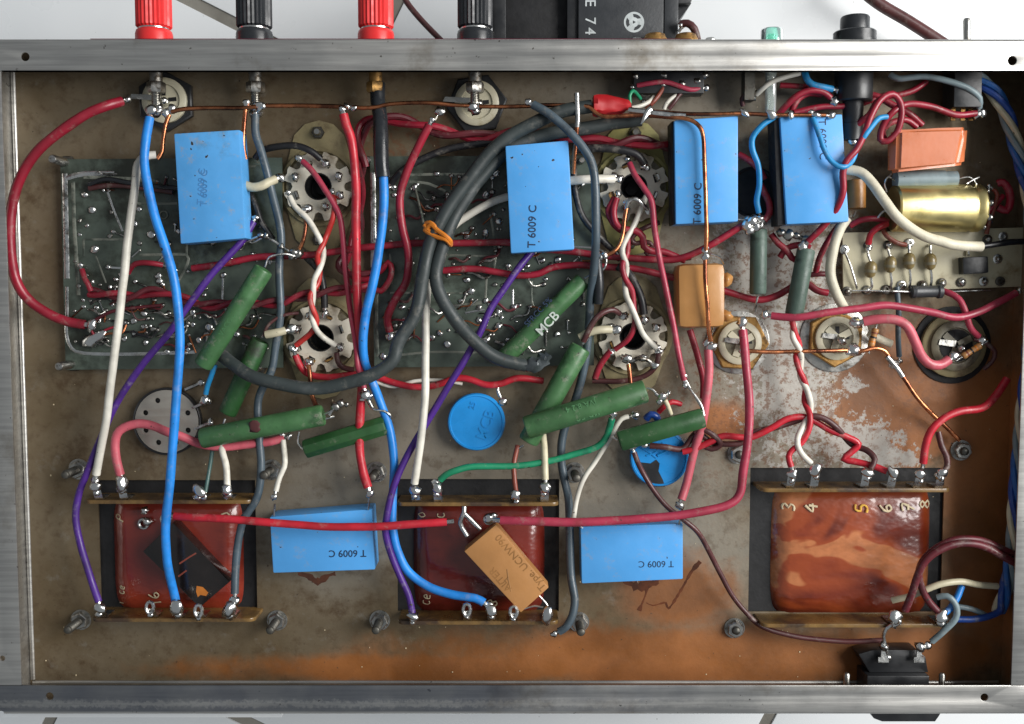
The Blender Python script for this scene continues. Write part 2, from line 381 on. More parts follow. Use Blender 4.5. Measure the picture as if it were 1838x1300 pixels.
# paths written as "x,y,h x,y x,y,h": heights missing in between are interpolated
def path(s):
    pts = []
    for tkn in s.split():
        v = [float(a) for a in tkn.split(',')]; pts.append(v if len(v) == 3 else v + [None])
    kn = [i for i, p in enumerate(pts) if p[2] is not None]
    for i, p in enumerate(pts):
        if p[2] is None:
            a = max([k for k in kn if k < i], default=None); b = min([k for k in kn if k > i], default=None)
            p[2] = pts[b][2] if a is None else pts[a][2] if b is None else pts[a][2] + (pts[b][2] - pts[a][2]) * (i - a) / (b - a)
    return [at(*p) for p in pts]
def W(mk, r, s, label, ends=(0, 0), name='insulated_wire', cat='wire', group=None, barem='tin', seg=10):
    P = catmull(path(s), 2.2 if mk == 'sleeve' else 7); k = sc(P[len(P) // 2]); rr = r * k
    j = random.uniform(0, 99)
    P = [p + Vector((noise.noise(Vector((i * (.035 if mk == 'sleeve' else .11), j, 0))), noise.noise(Vector((i * (.035 if mk == 'sleeve' else .11), j, 5))), 0)) * rr * .16 for i, p in enumerate(P)]
    bm = bmesh.new(); rib = .05 if mk == 'sleeve' else 0; fq = .055 if mk == 'sleeve' else .17
    tube(bm, P, [rr * (1 - rib * (i % 2)) * (1 + .05 * noise.noise(Vector((i * fq, j, 9)))) for i in range(len(P))], seg)
    o = emit(name, bm, mk, origin=P[0]); tag(o, label, cat, group)
    for e, a, b in ((ends[0], P[0], P[1]), (ends[1], P[-1], P[-2])):
        if e:
            d = (a - b).normalized(); L_ = abs(e) * .9 + 4
            bm = bmesh.new(); tube(bm, [a - d * 2, a + d * L_ * .5, a + d * L_ + Vector((0, 0, -2))], rr * .55, 7)
            emit('bare_end', bm, barem, o)
            if e > 0: blob(o, a + d * L_ * 1.0, e * 1.0, st=(1, 1, .8))
    return o
def text(parent, s, cx, cy, h, size, d, mk, name='lettering', bold=0, thick=.25):
    cu = bpy.data.curves.new('lettering', 'FONT'); cu.body = s; cu.size = 1; cu.extrude = .01; cu.offset = bold; cu.resolution_u = 3
    to = bpy.data.objects.new('lettering_source', cu); C.objects.link(to)
    me = bpy.data.meshes.new_from_object(to.evaluated_get(bpy.context.evaluated_depsgraph_get()))
    bpy.data.objects.remove(to); bpy.data.curves.remove(cu)
    xs = [v.co.x for v in me.vertices]; ys = [v.co.y for v in me.vertices]
    mx, my = (min(xs) + max(xs)) / 2, (min(ys) + max(ys)) / 2
    l = math.hypot(*d); d = (d[0] / l, d[1] / l); up = (d[1], -d[0])
    zz = h * HS
    for v in me.vertices:
        x, y = (v.co.x - mx) * size, (v.co.y - my) * size
        p = at(cx + d[0] * x + up[0] * y, cy + d[1] * x + up[1] * y, zz + (thick if v.co.z > 0 else -thick), True)
        v.co = (p - WL[parent.name]) * U
    me.materials.append(M[mk])
    o = bpy.data.objects.new(name, me); C.objects.link(o); o.parent = parent; WL[o.name] = WL[parent.name]
    return o
# ================================================================ setting
TZ = -420.0
def linep(n, c, m, e): return n * c + m * e
fl = bmesh.new(); prism(fl, [rectp(-4200, -4200, 4200, 4200)], TZ - 40, TZ - 5)
ground = emit('tile_floor', fl, 'grout', origin=(0, 0, TZ)); ground['kind'] = 'structure'
nV, nU = Vector((.893, -.449)), Vector((.449, .893))
gw = 13
for i in range(-2, 4):
    for j in range(-2, 3):
        a0, a1 = -582 + 1525 * (i - 1), -582 + 1525 * i
        b0, b1 = -1083 + 1455 * j, -1083 + 1455 * (j + 1)
        loop = [nV * a + nU * b for a, b in ((a0 + gw, b0 + gw), (a1 - gw, b0 + gw), (a1 - gw, b1 - gw), (a0 + gw, b1 - gw))]
        if max(abs(p.x) for p in loop) > 3900 or max(abs(p.y) for p in loop) > 3900: continue
        bm = bmesh.new(); prism(bm, [[(p.x, p.y) for p in loop]], TZ - 20, TZ + random.uniform(-.8, .8))
        bmesh.ops.dissolve_limit(bm, angle_limit=.01, verts=bm.verts, edges=bm.edges)
        emit('tile', bm, 'tile', ground, bev=4)
# ================================================================ chassis
X0, X1, Y0, Y1 = -944, 958, at(919, 1278, RIM, True).y, at(919, 75, RIM, True).y
XI0, XI1, YI0, YI1 = -900, 916, at(919, 1230.5, RIM, True).y, at(919, 128, RIM, True).y
ch = thing('chassis', 'shallow folded steel chassis tray with bright rim and rust stained floor holding all the wiring', 'chassis', (0, 0, 0))
def hole_at(x, y, r): p = at(x, y, RIM, True); return circ(p.x, p.y, r, 14)
def flange(poly, holes, mk='flange'):
    bm = bmesh.new(); prism(bm, [poly] + [h[::-1] for h in holes], RIM - 4, RIM)
    bmesh.ops.dissolve_limit(bm, angle_limit=.01, verts=bm.verts, edges=bm.edges)
    emit('rim_flange', bm, mk, ch, bev=1.3)
cr = 9
flange([(X0, YI1 + .4), (XI0 , YI1 + .4), (XI0, YI1), (XI1, YI1), (XI1, YI1 + .4), (X1, YI1 + .4), (X1, Y1), (X0, Y1)], [hole_at(45, 102, 7.5), hole_at(1817, 109, 8)])
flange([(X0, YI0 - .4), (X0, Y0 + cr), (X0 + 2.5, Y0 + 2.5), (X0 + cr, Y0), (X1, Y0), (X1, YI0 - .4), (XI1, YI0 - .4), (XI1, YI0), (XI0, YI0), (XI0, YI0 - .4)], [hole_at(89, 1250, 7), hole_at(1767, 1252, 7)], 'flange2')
flange([(X0, YI0), (XI0, YI0), (XI0, YI1), (X0, YI1)], [hole_at(4, 1182, 5)])
flange([(XI1, YI0), (X1, YI0), (X1, YI1), (XI1, YI1)], [])
def wall(x0, y0, x1, y1, mk='plate'):
    bm = bmesh.new(); prism(bm, [rectp(x0, y0, x1, y1)], -5, RIM - 4.3); emit('side_wall', bm, mk, ch)
wall(X0, Y1 - 4, X1, Y1); wall(X0, Y0, X1, Y0 + 4); wall(X0, Y0 + 4.1, X0 + 4, Y1 - 4.1, 'flange'); wall(X1 - 4, Y0 + 4.1, X1, Y1 - 4.1)
# rounded outer fold of the top and bottom rims
for y, d in ((Y1, 1), (Y0, -1)):
    bm = bmesh.new(); lathe(bm, Vector((X0 + (cr if d < 0 else 0), y, RIM - 6)), Vector((1, 0, 0)), [(0, 5.4), (X1 - X0 - cr, 5.4)], 12); emit('rim_fold', bm, 'flange', ch)
bm = bmesh.new(); a, b = at(165, 73, RIM - 12, True), at(1240, 73, RIM - 12, True)
prism(bm, [rectp(a.x, Y1 + .5, b.x, Y1 + 6.5)], 4, RIM - 5); emit('painted_back_panel', bm, 'maroonpaint', ch)
bm = bmesh.new(); a = at(505, 1284, 60, True)
prism(bm, [rectp(X0 - 20, a.y - 4, a.x, Y0 - 6)], 20, 60); emit('front_panel_lip', bm, 'tile', ch)
WIN = [((175, 862), (462, 1098)), ((712, 860), (1003, 1097)), ((1347, 840), (1688, 1098))]
def wpoly(w, e=0):
    p, q = at(*w[0], 0), at(*w[1], 0); return (p.x - e, q.y - e, q.x + e, p.y + e)
bm = bmesh.new(); prism(bm, [rectp(X0 + 4.2, Y0 + 4.2, X1 - 4.2, Y1 - 4.2)] + [rectp(*wpoly(w))[::-1] for w in WIN] + [circ(*at(1352, 345, 0)[:2], 44, 24)[::-1]] + [circ(*at(x, y, 24)[:2], 23, 20)[::-1] for x, y in ((571, 335), (575, 607), (1138, 336), (1136, 604))], -4, 0)
emit('floor_plate', bm, 'plate', ch)
g = at(1352, 345, 0); bm = bmesh.new(); lathe(bm, Vector((g.x, g.y, 0)), Vector((0, 0, 1)), [(-60, 0), (-60, 42), (1, 42), (3, 44), (3, 47), (.3, 48)], 28); emit('grommet', bm, 'core', ch)
# fold line along the foot of the walls
for (x0, y0, x1, y1) in ((X0 + 9, Y0 + 16, X0 + 9, Y1 - 16), (X0 + 9, Y0 + 9, X1 - 9, Y0 + 9)):
    bm = bmesh.new(); lathe(bm, Vector((x0, y0, -1.5)), Vector((x1 - x0, y1 - y0, 0)), [(0, 5.2), (math.hypot(x1 - x0, y1 - y0), 5.2)], 10); emit('fold', bm, 'flange', ch)
# rusty drips that ran out from under two capacitors
def drip(pts, r):
    bm = bmesh.new(); P = catmull([at(x, y, 0) for x, y in pts], 5)
    tube(bm, P, [r[min(len(r) - 1, i * len(r) // len(P))] * random.uniform(.6, 1.3) for i in range(len(P))], 8)
    for v in bm.verts: v.co.z *= .12
    emit('rust_drip', bm, 'lacquer', ch)
drip([(1120, 1042), (1145, 1053), (1160, 1050), (1182, 1044)], [5, 9, 11, 6]); drip([(1158, 1048), (1160, 1062), (1154, 1080), (1147, 1096)], [6, 2.5, 2, 5])
drip([(1160, 1082), (1172, 1087), (1195, 1082), (1200, 1093), (1222, 1060), (1240, 1028), (1257, 1008)], [1.2, 2, 2, 3, 2, 3, 4])
drip([(535, 1030), (553, 1034), (570, 1044), (590, 1033), (602, 1030)], [4, 6, 8, 4])
drip([(560, 1040), (571, 1046)], [6, 4])
bm = bmesh.new(); rs = random.Random(4)
for i in range(95):
    p = at(rs.uniform(60, 1780), rs.choice((rs.uniform(140, 1200), rs.uniform(670, 860), rs.uniform(1120, 1215))), 0); r_ = rs.uniform(.6, 1.6)
    bmesh.ops.create_icosphere(bm, subdivisions=1, radius=r_, matrix=Matrix.Translation(p + Vector((0, 0, r_ * .4))) @ Matrix.Diagonal((1, rs.uniform(.5, 1.6), .6, 1)))
d_ = emit('dust_specks', bm, 'chalk', ch); d_['kind'] = 'stuff'
# ================================================================ bolts
def hexbolt(h):
    t = thing('hex_bolt', '', 'bolt', (0, 0, 0), 'bolts through the chassis floor')
    bm = bmesh.new(); lathe(bm, Vector((0, 0, 0)), Vector((0, 0, 1)), [(0, 20), (2.5, 20), (2.5, 18)], 22); emit('washer', bm, 'steel', t)
    bm = bmesh.new(); lathe(bm, Vector((0, 0, 2.4)), Vector((0, 0, 1)), [(0, 15), (0, 17), (11, 17), (13, 15)], 6); emit('nut', bm, 'steel', t)
    bm = bmesh.new(); pr = [(0, 8)]
    for i in range(int(h / 2.4)): pr += [(14 + i * 2.4, 8.4), (15.2 + i * 2.4, 7.4)]
    pr += [(16 + h, 7), (17.5 + h, 5)]
    lathe(bm, Vector((0, 0, 0)), Vector((0, 0, 1)), pr, 14); emit('threaded_stud', bm, 'darksteel', t)
    return t
def copytree(t):
    c = t.copy(); C.objects.link(c)
    for k in t.children:
        q = k.copy(); C.objects.link(q); q.parent = c
    WL[c.name] = WL[t.name]; return c
protL, protS = hexbolt(48), hexbolt(6)
used = set()
for x, y, long_, lab in ((498, 1113, 1, 'steel bolt and nut below the left end of the lower left blue capacitor'), (682, 1113, 1, 'steel bolt and nut left of the middle transformer foot strip'),
        (1039, 1116, 1, 'steel bolt under the curled grey wire end, right of the middle transformer'), (1318, 1127, 0, 'short steel bolt and nut left of the large copper coloured transformer foot'),
        (1324, 814, 0, 'short steel bolt and washer up and left of the large transformer window'), (1724, 808, 0, 'short bolt with washer holding the bare copper earth wire, right of the large transformer'),
        (676, 847, 1, 'steel bolt under the end of the long red sleeve between two transformers'), (1031, 848, 1, 'steel bolt beside the thin white lead, above the lower right blue capacitor'),
        (488, 843, 1, 'dark steel bolt beside the thin white lead at the right corner of the left transformer'), (142, 842, 1, 'dark bolt behind the purple wire at the upper corner of the left transformer'),
        (146, 1112, 1, 'bolt at the lower left corner of the left transformer')):
    t = protL if long_ else protS
    if t in used: t = copytree(t)
    else: used.add(t)
    p = at(x, y, 0); t.location = p * U; t.rotation_euler = (0, 0, random.uniform(0, 1)); WL[t.name] = p; t['label'] = lab
def pillar(x, y, r, h, lab, mk='steel', mk2='darksteel'):
    p = at(x, y, 0); t = thing('mounting_screw', lab, 'screw', p, 'board and socket screws')
    bm = bmesh.new(); lathe(bm, p, Vector((0, 0, 1)), [(0, r * 1.9), (8, r * 1.9), (10, r * 1.7)], 6); emit('nut', bm, mk2, t)
    bm = bmesh.new(); lathe(bm, p, Vector((0, 0, 1)), [(0, r), (h - 2, r), (h, r * .8)], 14); emit('shank', bm, mk, t)
pillar(124, 294, 8, 72, 'bright long screw at the upper left corner of the left circuit board')
pillar(135, 653, 8, 72, 'bright long screw at the lower left corner of the left circuit board')
pillar(572, 239, 6.5, 20, 'screw with dark nut above the upper left tube socket')
pillar(573, 430, 6.5, 16, 'screw with dark nut between the two left tube sockets')
pillar(1139, 240, 6.5, 20, 'screw with dark nut above the upper right tube socket')
pillar(1130, 436, 7, 18, 'brownish screw nut between the two right tube sockets')
pillar(664, 291, 6, 34, 'small screw beside the black sheath at the corner of the right circuit board')
pillar(1042, 292, 6, 40, 'screw right of the tall blue capacitor marked in print, under the copper drop')
pillar(469, 660, 6, 34, 'screw near the grey loop under the lower left socket')
# ================================================================ circuit boards
def board(pts, h, label, edge, traces, joints, nrand, excl=()):
    p0 = at(*pts[0], 0); t = thing('circuit_board', label, 'circuit board', p0)
    emit('board', quadbox(pts, h, 6), 'pcb', t)
    zt = h * HS
    for tr in traces:
        wd = tr[0]; P = [at(x, y, zt + .5, True) for x, y in tr[1]]
        bm = bmesh.new(); tube(bm, catmull(P, 12), wd, 6)
        for v in bm.verts: v.co.z = zt + (v.co.z - zt) * .25
        emit('copper_trace', bm, tr[2], t)
    for x, y, r in joints:
        blob(t, at(x, y, h + 2), r, 'solder_joint', 'solder', (1, 1, .7))
    xs = [p[0] for p in pts]; ys = [p[1] for p in pts]; n = 0
    while n < nrand:
        x, y = random.uniform(min(xs) + 20, max(xs) - 15), random.uniform(min(ys) + 25, max(ys) - 35)
        n += 1
        blob(t, at(x, y, h + 1), random.uniform(2.6, 4.6), 'solder_joint', random.choice(('dullsolder', 'dullsolder', 'solder')), (1, 1, .7))
        if n % 3 == 0:
            a = random.choice((0, .4, 1.57, 1.2, 2.4)); l = random.uniform(12, 34)
            bm = bmesh.new(); P = [at(x, y, h + 1.5), at(x + l * .5 * math.cos(a), y + l * .5 * math.sin(a), h + 4), at(x + l * math.cos(a), y + l * math.sin(a), h + 1.5)]
            tube(bm, P, random.uniform(1.1, 1.8), 6); emit('clipped_lead', bm, random.choice(('dullsolder', 'tin', 'darkcopper')), t)
    return t
random.seed(21)
b1 = board([(108, 286), (506, 283), (508, 660), (118, 664)], 22, 'green circuit board with tinned border on the left under the thick blue and white wires', 1,
    [(5, [(116, 312), (118, 400), (120, 500)], 'tin'), (4.5, [(119, 320), (150, 312), (205, 312)], 'tin'), (3.5, [(131, 326), (133, 400), (138, 480), (141, 530)], 'trace'),
     (3, [(120, 515), (120, 560), (119, 600), (128, 625), (150, 634), (220, 636), (300, 634), (350, 632)], 'tin'), (3, [(150, 318), (250, 322), (300, 330)], 'trace'),
     (2, [(193, 345), (205, 380), (220, 415)], 'tin'), (2.2, [(245, 365), (262, 366), (318, 365)], 'trace'), (2, [(150, 430), (240, 430)], 'trace'), (2, [(150, 430), (150, 460)], 'trace'),
     (2.5, [(250, 458), (300, 457), (335, 458), (336, 475), (320, 505)], 'trace'), (2, [(335, 430), (335, 460)], 'trace'), (1.6, [(172, 460), (190, 508)], 'trace'), (1.8, [(190, 480), (230, 482)], 'tin'),
     (1.8, [(400, 495), (399, 538)], 'tin'), (1.6, [(440, 420), (460, 436)], 'trace'), (2.2, [(360, 300), (480, 298)], 'trace')],
    [(152, 350, 6), (166, 377, 7), (195, 341, 4), (170, 448, 7), (250, 375, 6), (272, 422, 7), (243, 402, 5), (195, 480, 5), (208, 502, 5), (285, 495, 6), (286, 505, 6), (354, 478, 7), (401, 494, 6),
     (197, 516, 4), (173, 552, 5), (238, 552, 5), (258, 562, 7), (346, 560, 6), (240, 576, 6), (258, 587, 6), (241, 598, 5), (346, 583, 5), (375, 587, 7), (357, 611, 7), (224, 608, 6), (178, 576, 5), (261, 615, 5), (292, 338, 5), (320, 415, 5), (366, 530, 4), (300, 632, 5), (334, 634, 4), (425, 600, 6), (455, 520, 6)], 85)
def clutter(t, x0, y0, x1, y1, n):
    for i in range(n):
        x, y, a, l = random.uniform(x0, x1), random.uniform(y0, y1), random.uniform(-.7, .5), random.uniform(22, 58)
        P = catmull([at(x, y, 23), at(x + l * .3 * math.cos(a), y + l * .3 * math.sin(a), 32), at(x + l * .7 * math.cos(a + .3), y + l * .7 * math.sin(a + .3), 32), at(x + l * math.cos(a), y + l * math.sin(a), 23)], 4)
        bm = bmesh.new(); tube(bm, P, random.uniform(1.4, 2.8), 7); c_ = emit('component_lead', bm, random.choice(('brown', 'maroon', 'dullsolder', 'darkcopper', 'black', 'dullsolder')), t)
        blob(c_, P[-1], random.uniform(4, 6), mk='dullsolder')
clutter(b1, 150, 545, 320, 620, 22); clutter(b1, 240, 340, 430, 480, 9); clutter(b1, 330, 560, 460, 625, 8)
for x, y in ((294, 386), (447, 625)):
    bm = bmesh.new(); tube(bm, [at(x + 7 * math.cos(k * .524), y + 7 * math.sin(k * .524), 23.5) for k in range(13)], 1.6, 6); emit('eyelet', bm, 'trace', b1)
b2 = board([(664, 281), (1066, 279), (1066, 656), (672, 660)], 22, 'green circuit board in the middle under the dark coaxial loops', 1,
    [(5, [(669, 310), (670, 400), (670, 480)], 'tin'), (2.5, [(690, 316), (780, 313), (880, 314)], 'trace'), (2.5, [(735, 326), (770, 330), (800, 344)], 'trace'), (2, [(700, 455), (702, 490), (703, 510)], 'trace'),
     (2.4, [(880, 385), (886, 420), (889, 460), (886, 482)], 'trace'), (2, [(800, 458), (840, 459), (889, 461)], 'trace'), (2.2, [(873, 500), (871, 535)], 'trace'), (3.2, [(810, 551), (835, 548), (865, 543)], 'trace'),
     (2, [(835, 562), (870, 556)], 'tin'), (2, [(700, 526), (790, 526), (830, 527)], 'trace'), (3, [(676, 520), (676, 600), (678, 640)], 'trace'), (2.2, [(690, 640), (780, 632), (860, 634)], 'trace'), (2, [(954, 505), (954, 540), (962, 560)], 'trace'), (2, [(920, 520), (920, 550)], 'tin')],
    [(785, 312, 5), (891, 311, 7), (706, 336, 6), (708, 350, 5), (872, 350, 7), (895, 397, 7), (838, 421, 7), (872, 418, 7), (830, 420, 4), (838, 502, 6), (846, 523, 7), (872, 540, 5), (828, 540, 5), (895, 560, 8), (895, 586, 8), (722, 552, 6),
     (726, 574, 5), (790, 598, 6), (874, 609, 7), (803, 618, 6), (775, 605, 5), (812, 565, 4), (897, 560, 5), (923, 552, 7), (974, 467, 6), (1002, 466, 6), (947, 478, 5), (912, 478, 6), (863, 483, 9), (985, 560, 5), (1000, 600, 6), (905, 512, 5), (688, 640, 6), (912, 610, 5), (860, 575, 5)], 85)
clutter(b2, 690, 540, 1000, 630, 20); clutter(b2, 800, 420, 1010, 500, 10); clutter(b2, 690, 320, 860, 400, 7)
W('trace', 2.2, '746,341,30 752,365,60 760,400,92', 'thin stiff lead rising from the middle board to the orange tie', name='bare_wire', cat='bare wire', ends=(6, 0))
# ================================================================ transformers
def prism_xz(bm, polys, y0, y1):
    prism(bm, polys, y0, y1)
    for v in bm.verts: v.co = Vector((v.co.x, v.co.z, v.co.y))
    bmesh.ops.recalc_face_normals(bm, faces=bm.faces)
def rrect(x0, z0, x1, z1, r, n=5):
    out = []
    for cx, cz, a in ((x1 - r, z1 - r, 0), (x0 + r, z1 - r, 1), (x0 + r, z0 + r, 2), (x1 - r, z0 + r, 3)):
        out += [(cx + r * math.cos((a + k / n) * math.pi / 2), cz + r * math.sin((a + k / n) * math.pi / 2)) for k in range(n + 1)]
    return out
ZP = 64.0
COIL = {}
def coilz(t, x, y):
    x0, x1, y0, y1 = COIL[t.name]; f = min(1, max(0, (y - y0) / (y1 - y0))); u = abs((x - (x0 + x1) / 2) / ((x1 - x0) / 2))
    z = 8 + 13 * math.sin(math.pi * f) ** .6 * max(0, 1 - u ** 4) - 9 * abs(2 * f - 1) ** 9; e = (x1 - x0) / 2 * (1 - u)
    return z - (42 - math.sqrt(max(0, 42 ** 2 - (42 - e) ** 2)) if e < 42 else 0)
def transformer(win, coil, strip_t, strip_b, tags, mk, label):
    x0, y0, x1, y1 = wpoly(win); t = thing('transformer', label, 'transformer', ((x0 + x1) / 2, (y0 + y1) / 2, 0), 'transformers sunk through the chassis floor')
    bm = bmesh.new(); prism(bm, [rectp(x0 - 30, y0 - 30, x1 + 30, y1 + 30)], -190, -7); emit('core', bm, 'core', t)
    a, b = at(coil[0], 980, 8), at(coil[1], 980, 8)
    yt, yb = at(900, strip_t[2], ZP, True).y, at(900, strip_b[2], ZP, True).y
    # coil: rounded slab with a bulging crown
    bm = bmesh.new(); loop = rrect(a.x, -150, b.x, 8, 42, 8); n = 18; rings = []
    for k in range(n + 1):
        f = k / n; y = yt - 4 + (yb + 4 - yt + 4) * f; bul = 13 * math.sin(math.pi * f) ** .6; nar = 1 - .03 * abs(2 * f - 1) ** 6; drop = 9 * abs(2 * f - 1) ** 9
        rings.append([bm.verts.new(((a.x + b.x) / 2 + (x - (a.x + b.x) / 2) * nar, y, z - (drop if z > -40 else 0) + (bul * max(0, 1 - ((x - (a.x + b.x) / 2) / ((b.x - a.x) / 2)) ** 4) if z > -40 else 0))) for x, z in [(p[0], p[1]) for p in loop]])
    # subdivide crown by rows across x
    for r0, r1 in zip(rings, rings[1:]):
        m = len(r0)
        for i in range(m): bm.faces.new((r0[i], r0[(i + 1) % m], r1[(i + 1) % m], r1[i]))
    bmesh.ops.recalc_face_normals(bm, faces=bm.faces)
    emit('winding', bm, mk, t); COIL[t.name] = (a.x, b.x, yt - 4, yb + 4)
    for (sx0, sx1, sy), yy in ((strip_t, yt), (strip_b, yb)):
        p, q = at(sx0, sy, ZP, True), at(sx1, sy, ZP, True)
        bm = bmesh.new(); prism_xz(bm, [rrect(p.x, -60, q.x, ZP, 14)], yy - 3, yy + 4)
        emit('terminal_strip', bm, 'bakelite', t, bev=1)
    for x, y, r, kind in tags:
        yy = yt if y < 1000 else yb
        p = at(x, y, ZP + 10, True); top = at(x, y - 4, ZP + 18, True)
        bm = bmesh.new(); q = Vector((p.x, yy + 6, 22))
        side = Vector((7.5, 0, 0))
        for pts in ([q, Vector((p.x, yy + 6.5, ZP - 4)), top],):
            prev = None
            for c in pts:
                vs = [bm.verts.new(c + s) for s in (-side + Vector((0, -1.6, 0)), side + Vector((0, -1.6, 0)), side + Vector((0, 1.6, .5)), -side + Vector((0, 1.6, .5)))]
                if prev:
                    for i in range(4): bm.faces.new((prev[i], prev[(i + 1) % 4], vs[(i + 1) % 4], vs[i]))
                else: bm.faces.new(vs[::-1])
                prev = vs
            bm.faces.new(prev)
        bmesh.ops.recalc_face_normals(bm, faces=bm.faces)
        lug = emit('solder_lug', bm, 'tin', t)
        if kind == 'o':
            bm = bmesh.new(); tube(bm, [top + Vector((7 * math.cos(k * .524), 11 * math.sin(k * .524) + 4, 2)) for k in range(13)], 3.2, 7); emit('eye', bm, 'solder', lug)
            blob(lug, p + Vector((0, -6, 0)), r * .6)
        elif r: blob(lug, top, r, st=(1, 1.25, .8)); blob(lug, p + Vector((random.uniform(-3, 3), -8, -3)), r * .7)
    return t
random.seed(5)
t1 = transformer(WIN[0], (193, 441), (150, 452, 902), (163, 457, 1114), [(172, 878, 9, ''), (217, 872, 12, ''), (357, 885, 11, ''), (406, 884, 9, ''), (180, 1096, 10, ''), (270, 1098, 9, 'o'), (317, 1095, 14, ''), (357, 1104, 9, 'o'), (411, 1098, 14, '')], 'windred', 'dark red wound transformer on the left with a black block capacitor on its face')
t2 = transformer(WIN[1], (734, 985), (712, 1003, 906), (714, 1003, 1119), [(745, 884, 9, ''), (785, 880, 9, ''), (925, 893, 8, ''), (978, 880, 9, ''), (740, 1110, 8, ''), (838, 1102, 9, 'o'), (882, 1100, 10, ''), (922, 1106, 9, 'o'), (982, 1108, 12, '')], 'winddark', 'dark maroon wound transformer in the middle with a tan block capacitor lying across it')
t3 = transformer(WIN[2], (1379, 1680), (1367, 1708, 881), (1368, 1706, 1124), [(1422, 856, 8, ''), (1465, 848, 10, ''), (1556, 852, 9, ''), (1604, 852, 9, ''), (1652, 856, 9, ''), (1691, 852, 9, ''), (1606, 1112, 12, ''), (1691, 1112, 11, '')], 'windcopper', 'large transformer at lower right with glossy copper coloured foil winding and numbered leads')
# handwriting: strokes in a 10 x 14 cell
HW = {'3': [[(1, 1), (5, 0), (8, 3), (4, 6.5), (8, 9), (6, 13), (1, 13)]], '4': [[(6, 0), (0, 8.5), (9, 8)], [(6.5, 4), (6, 14)]], '5': [[(8, 0), (2, 0), (1, 6), (6, 6), (8, 10), (5, 13.5), (0, 13)]],
      '6': [[(7, 0), (2, 5), (1, 10), (4, 13.5), (8, 11), (6, 7.5), (1.5, 9)]], '7': [[(0, 1), (8, 0), (3, 14)], [(1.5, 7), (8, 6.5)]], '8': [[(5, 6.5), (1, 3), (4.5, 0), (8, 3), (4, 7), (0.5, 10.5), (4.5, 14), (8.5, 10.5), (5, 6.5)]],
      '1': [[(1, 4), (5, 0), (5, 14)]], '0': [[(4, 0), (0, 6), (3, 13), (8, 8), (4, 0)]], 'P': [[(2, 14), (3, 0), (8, 2), (7, 7), (2.5, 7)]], 'c': [[(7, 1), (2, 1), (1, 9), (4, 13), (8, 11)]], 'e': [[(1, 7), (8, 6), (5, 1), (1, 5), (2, 12), (8, 12)]], 'l': [[(4, 0), (4, 13)]]}
def hand(parent, s, cx, cy, h, size, d, mk, r=1.7):
    k = size / 14; l = math.hypot(*d); d = (d[0] / l, d[1] / l); dn = (-d[1], d[0]); bm = bmesh.new()
    for i, chh in enumerate(s):
        for st in HW[chh]:
            pts = []
            for x, y in st:
                u, v = (x - 4.5 + (i - (len(s) - 1) / 2) * 11) * k, (y - 7) * k
                pts.append(at(cx + d[0] * u + dn[0] * v, cy + d[1] * u + dn[1] * v, h))
            P = catmull(pts, 4); tube(bm, P, [r * random.uniform(.75, 1.2) for _ in P], 6)
    zz = h * HS
    for v in bm.verts: v.co.z = coilz(parent, v.co.x, v.co.y) + 1.0 + (v.co.z - zz) * .4
    return emit('handwritten_number', bm, mk, parent)
for s, x, y, mk in (('3', 1415, 910, 'chalk'), ('4', 1455, 910, 'chalk'), ('5', 1545, 911, 'chalkyellow'), ('6', 1588, 911, 'chalk'), ('7', 1629, 910, 'chalk'), ('8', 1662, 906, 'chalk')):
    hand(t3, s, x, y, 13.5, 22, (0.1, -1), mk, 2.0)
hand(t1, '16', 279, 1075, 12, 19, (-.15, -1), 'chalk', 1.5); hand(t1, 'P', 215, 930, 12, 18, (.3, -1), 'chalk', 1.4)
hand(t1, 'c', 352, 924, 13, 12, (0, -1), 'chalk', 1.3); hand(t1, '0', 406, 924, 12, 16, (0.2, -1), 'chalk', 1.5); hand(t1, 'ce', 220, 1058, 10, 11, (.1, -1), 'chalk', 1.2); hand(t1, 'l', 217, 1083, 8, 9, (0, -1), 'chalk', 1.1)
hand(t2, '8', 884, 1082, 14, 17, (.4, -1), 'chalk', 1.5); hand(t2, '0', 757, 924, 13, 14, (0, -1), 'chalk', 1.1); hand(t2, 'c', 792, 924, 13, 14, (0, -1), 'chalk', 1.1); hand(t2, 'ce', 766, 1076, 13, 14, (.1, -1), 'chalk', 1.1); hand(t2, '1', 835, 1085, 13, 12, (.2, -1), 'rustbrown', 1.2)
# lugs on the faces of the two left windings
def facelug(t, x, y, h):
    p = at(x, y, h); bm = bmesh.new(); tube(bm, [p + Vector((9 * math.cos(k * .524), 9 * math.sin(k * .524), 0)) for k in range(13)], 3, 7); l = emit('solder_lug', bm, 'tin', t); blob(l, p + Vector((8, 6, 3)), 8); return l
facelug(t1, 258, 940, 24); facelug(t1, 298, 932, 60); blob(t1, at(260, 916, 30), 7)
l = facelug(t2, 878, 932, 70); blob(l, at(878, 930, 76), 11)
W('tin', 4.5, '833,905,66 833,920,72 826,940,70 838,962,66', 'forked tinned tag at the head of the tan block capacitor', name='tinned_tag', cat='solder tag', ends=(0, 0))
W('tin', 4.5, '834,922,72 850,938,70 862,950,66', 'second prong of tinned tag touching the tan block capacitor', name='tinned_tag', cat='solder tag', ends=(0, 0))
